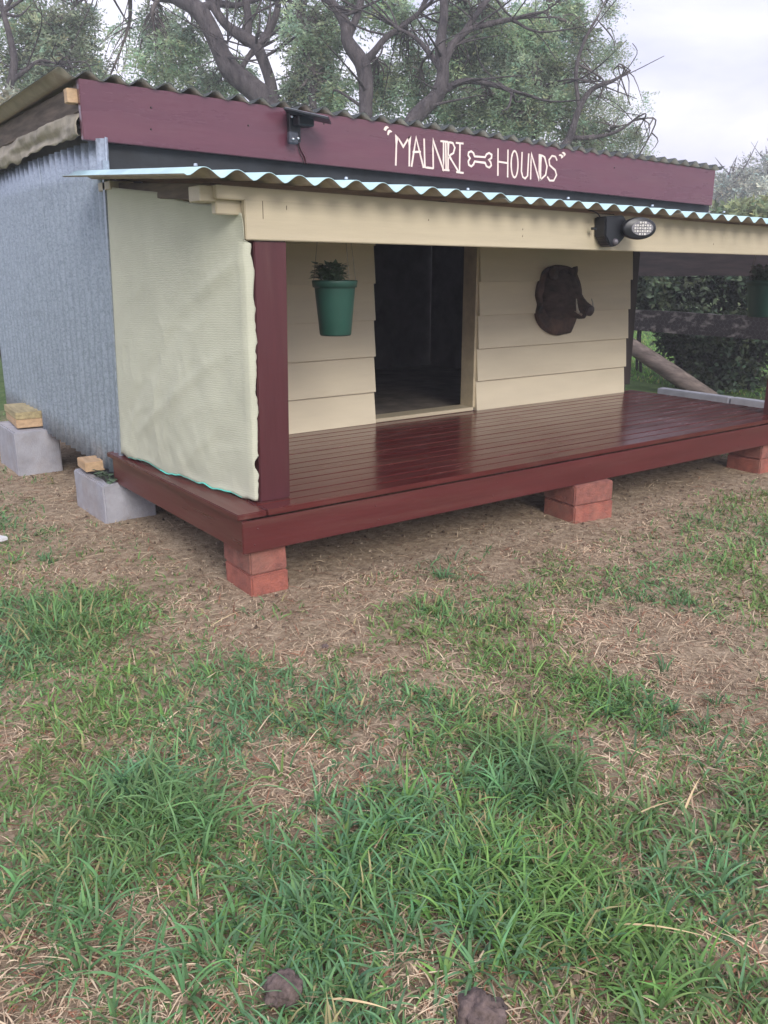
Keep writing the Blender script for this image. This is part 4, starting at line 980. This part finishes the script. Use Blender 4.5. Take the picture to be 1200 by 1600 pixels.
def solid(P):
    x, y = P[:, 0], P[:, 1]; s = np.zeros(len(P), bool)
    for a, b, c_, d in ((.04, .21, .02, .27), (1.85, 2.13, -.04, .21), (3.62, 3.86, .04, .28), (-.12, .2, 1.36, 1.84), (-.22, .1, 2.78, 3.26)): s |= (x > a) & (x < b) & (y > c_) & (y < d)
    return s
G_A, G_B, G_C = np.array([.15, .225, .07]), np.array([.155, .285, .08]), np.array([.115, .235, .115])
def gcol(n_, P):
    t = np.clip(.5+.8*vnoise(P, 2.2, 11)+rng.normal(0, .28, n_), 0, 1)[:, None]; u = np.clip(.35+.9*vnoise(P, 1.5, 21)+rng.normal(0, .2, n_), 0, 1)[:, None]
    c = G_A*(1-t)+G_B*t; c = c*(1-u)+G_C*u
    c = c*(1+.22*rng.normal(size=(n_, 1))).clip(.5, 1.7)
    yel = rng.random(n_) < .13; c[yel] = np.array([.36, .32, .16])*rng.uniform(.7, 1.2, (yel.sum(), 1))
    return c
def scol(n_):
    t = rng.random((n_, 1)); c = np.array([.34, .23, .15])*(1-t)+np.array([.66, .53, .37])*t
    rd = rng.random(n_) < .15; c[rd] = np.array([.30, .14, .085])
    dk = rng.random(n_) < .22; c[dk] *= .45
    return c
# green blades
P = sample(330000, 1.0, 8.5, 1.0); g = greenness(P); keep = (rng.random(len(P)) < g*.95+.13*(vnoise(P, 4, 61) > .12)) & outside(P, .03) & ~solid(P); P = P[keep]; g = g[keep]; n_ = len(P)
dens = np.clip(g, .2, 1); dist = np.hypot(P[:, 0]-CAM[0], P[:, 1]-CAM[1])
tall = np.clip(.8+1.0*vnoise(P, 2.1, 31)+.6*vnoise(P, 6, 13), .35, 1.9)
o = blades('grass', P, (.030+.055*rng.random(n_)**1.5)*tall*(.6+.4*dens), .0032+.0040*rng.random(n_)+.0006*dist, rng.uniform(.35, 1.35, n_), gcol(n_, P), seg=3, mt=m_grass)
tag(o, 'patchy green grass in front of the kennel', 'grass')
# tufts of longer blades
T = [(835, 1205, .06, 420, .17), (800, 1235, .06, 300, .14), (245, 1265, .075, 520, .16), (300, 1290, .06, 260, .13), (200, 1240, .05, 160, .15), (640, 1310, .13, 620, .14), (740, 1400, .13, 520, .13), (660, 1450, .12, 380, .13), (560, 1300, .12, 250, .10), (130, 1480, .08, 160, .14), (290, 1500, .11, 260, .14),
     (705, 895, .07, 110, .10), (1000, 1120, .12, 300, .10), (940, 1105, .07, 150, .10), (690, 985, .12, 240, .10), (960, 1260, .10, 230, .12), (1090, 1560, .12, 230, .12), (980, 1500, .10, 200, .14), (1000, 1440, .12, 230, .11), (480, 1420, .12, 240, .11),
     (380, 1380, .10, 200, .10), (170, 1100, .12, 200, .09), (60, 1420, .10, 200, .12), (860, 1480, .12, 230, .10), (520, 1560, .10, 180, .11), (60, 880, .06, 90, .08), (80, 830, .04, 60, .06), (1150, 1320, .12, 220, .11), (1100, 1380, .12, 200, .10), (700, 1190, .1, 160, .10), (500, 1130, .12, 160, .08), (180, 800, .03, 40, .05), (300, 840, .05, 40, .06)]
TP, TL, TA, TN, TC = [], [], [], [], []
for (a, b, r_, k_, h_) in T:
    c = P2(a, b); k_ = int(k_*.62)
    nsub = max(4, k_//7); sub = c+rng.normal(0, r_*.95, (nsub, 2)); sid = rng.integers(0, nsub, k_)
    off = rng.normal(0, .012, (k_, 2)); p = sub[sid]+off; TP.append(p); TA.append(np.arctan2(off[:, 1], off[:, 0])+rng.normal(0, .5, k_)); TL.append(h_*rng.uniform(.4, 1.0, k_)); TN.append(rng.uniform(.1, 1.2, k_))
    q_ = rng.random(); col = (G_C*q_+(G_B if rng.random() < .5 else G_A)*(1-q_))*rng.uniform(.85, 1.1); TC.append(col*rng.uniform(.65, 1.35, (k_, 1))*(1+.06*rng.normal(size=(k_, 3))))
TP, TL, TA, TN, TC = map(np.concatenate, (TP, TL, TA, TN, TC)); kp = outside(TP, .02) & ~solid(TP)
TP, TL, TA, TN, TC = TP[kp], TL[kp], TA[kp], TN[kp], TC[kp]
o = blades('grass_tuft', TP, TL, .0050+.0040*rng.random(len(TP)), TN, TC, az=TA, seg=6, mt=m_grass, curl=.8)
tag(o, 'longer tufts of broad green blades scattered over the lawn', 'grass')
# dry straw lying flat everywhere, thick near the kennel
P = sample(320000, 1.0, 8.0, 1.0); g = greenness(P); keep = (rng.random(len(P)) < np.clip(.95-g*.5, .36, 1)) & ~solid(P) & (outside(P, .0) | (rng.random(len(P)) < .25)); P = P[keep]; P = P[rng.random(len(P)) < np.clip(.85+1.2*vnoise(P, 3.1, 41)+.8*vnoise(P, 11, 43), .22, 1)]; n_ = len(P)
o = blades('straw', P, .012+.10*rng.random(n_)**3.2, .0012+.0034*rng.random(n_)**2, rng.uniform(1.15, 1.62, n_), scol(n_)*(.95+.5*np.clip(vnoise(P, 4, 51), -.6, .8))[:, None], seg=3, mt=m_straw, lift=.002, curl=.75, tipc=1.1)
tag(o, 'dry straw and clippings lying on the bare soil', 'dry grass')
# a few long runners
P = np.array([P2(*q) for q in ((1000, 1288), (1065, 1292), (960, 1470), (620, 940), (520, 1588), (330, 990))]); n_ = len(P)
o = blades('dead_runner', P, rng.uniform(.10, .17, n_), np.full(n_, .0055), rng.uniform(1.15, 1.4, n_), np.tile(np.array([.55, .42, .24]), (n_, 1)), az=rng.uniform(-.9, .6, n_), seg=8, mt=m_straw, lift=.035, curl=.15)
tag(o, 'long pale dead runners lying over the grass', 'dry grass')
# lawn beyond the fence
P = np.stack([rng.uniform(6.6, 13, 40000), rng.uniform(1.5, 9.5, 40000)], 1)
o = blades('far_lawn', P, .025+.03*rng.random(40000), .009+.006*rng.random(40000), rng.uniform(.2, 1.1, 40000), gcol(40000, P)*np.array([1.35, 1.5, 1.1]), seg=2, mt=m_grass)
tag(o, 'bright green lawn beyond the fence', 'grass')
# crumbs and leaf litter on the bare soil
def litter():
    P = sample(26000, 1.2, 8, 1.0); g = greenness(P); P = P[(g < .75) & ~solid(P)]; n_ = len(P); z = ghv(P)
    sz = .0025+.009*rng.random(n_)**3; T0 = np.array([[1, 0, 0], [-.5, .87, 0], [-.5, -.87, 0], [0, 0, .9]])
    V = T0[None]*sz[:, None, None]*(1+.5*rng.normal(size=(n_, 4, 3)))+np.concatenate([P, (z+.003)[:, None]], 1)[:, None, :]
    Fc = (np.arange(n_)*4)[:, None]+np.array([0, 1, 3, 1, 2, 3, 2, 0, 3])[None]
    c = np.array([.20, .14, .10])*rng.uniform(.35, 1.7, (n_, 1)); c[rng.random(n_) < .25] = np.array([.42, .33, .24])
    o = py_obj('litter', V.reshape(-1, 3), Fc.reshape(-1, 3), m_straw, cols=np.repeat(c, 4, 0)); tag(o, 'crumbs of soil and leaf litter', 'litter', kind='stuff')
litter()
# soil clods
def clod(px, py, r_, label, seed):
    c = P2(px, py); bm = bmesh.new(); bmesh.ops.create_icosphere(bm, subdivisions=4, radius=r_)
    for v in bm.verts:
        n0 = v.co.normalized(); v.co = n0*r_*(1+.34*noise.noise(n0*2.2+Vector((seed, 0, 0)))+.16*noise.noise(n0*6+Vector((0, seed, 0)))+.16*noise.noise(n0*14)+.09*noise.noise(n0*34)); v.co.z *= .72
    o = bm_obj('soil_clod', bm, m_clod, None, True); o.location = (c[0], c[1], GZ+r_*.55); tag(o, label, 'soil clod', 'clods lying in the grass')
clod(444, 1560, .034, 'crumbly dark clod in the grass at the bottom, left of centre', 3)
clod(752, 1600, .040, 'rounded brown clod at the very bottom edge, right of centre', 8)
clod(508, 1013, .012, 'tiny dark clod on the bare patch in the middle distance', 5)
rot_box('white_scrap', *P2(3, 922-75), GZ+.008, .035, .05, .02, .5, mat('white_scrap_plastic', (.7, .7, .72), .5), 'small white scrap on the dry grass at the left photo edge', 'scrap', None, .004, .01)


# ---------------------------------------------------------------- thin milky air
def haze():
    bm = bmesh.new(); hexa(bm, box_pts(-185, 185, -185, 185, -1.2, 13))
    M = bpy.data.materials.new('pale_air'); M.use_nodes = True; t = M.node_tree; t.nodes.clear()
    o_ = t.nodes.new('ShaderNodeOutputMaterial'); v = t.nodes.new('ShaderNodeVolumePrincipled')
    v.inputs['Color'].default_value = (.93, .94, 1, 1); v.inputs['Density'].default_value = HAZE; v.inputs['Anisotropy'].default_value = .2
    t.links.new(v.outputs[0], o_.inputs['Volume']); o = bm_obj('haze', bm, M); o['kind'] = 'stuff'
haze()
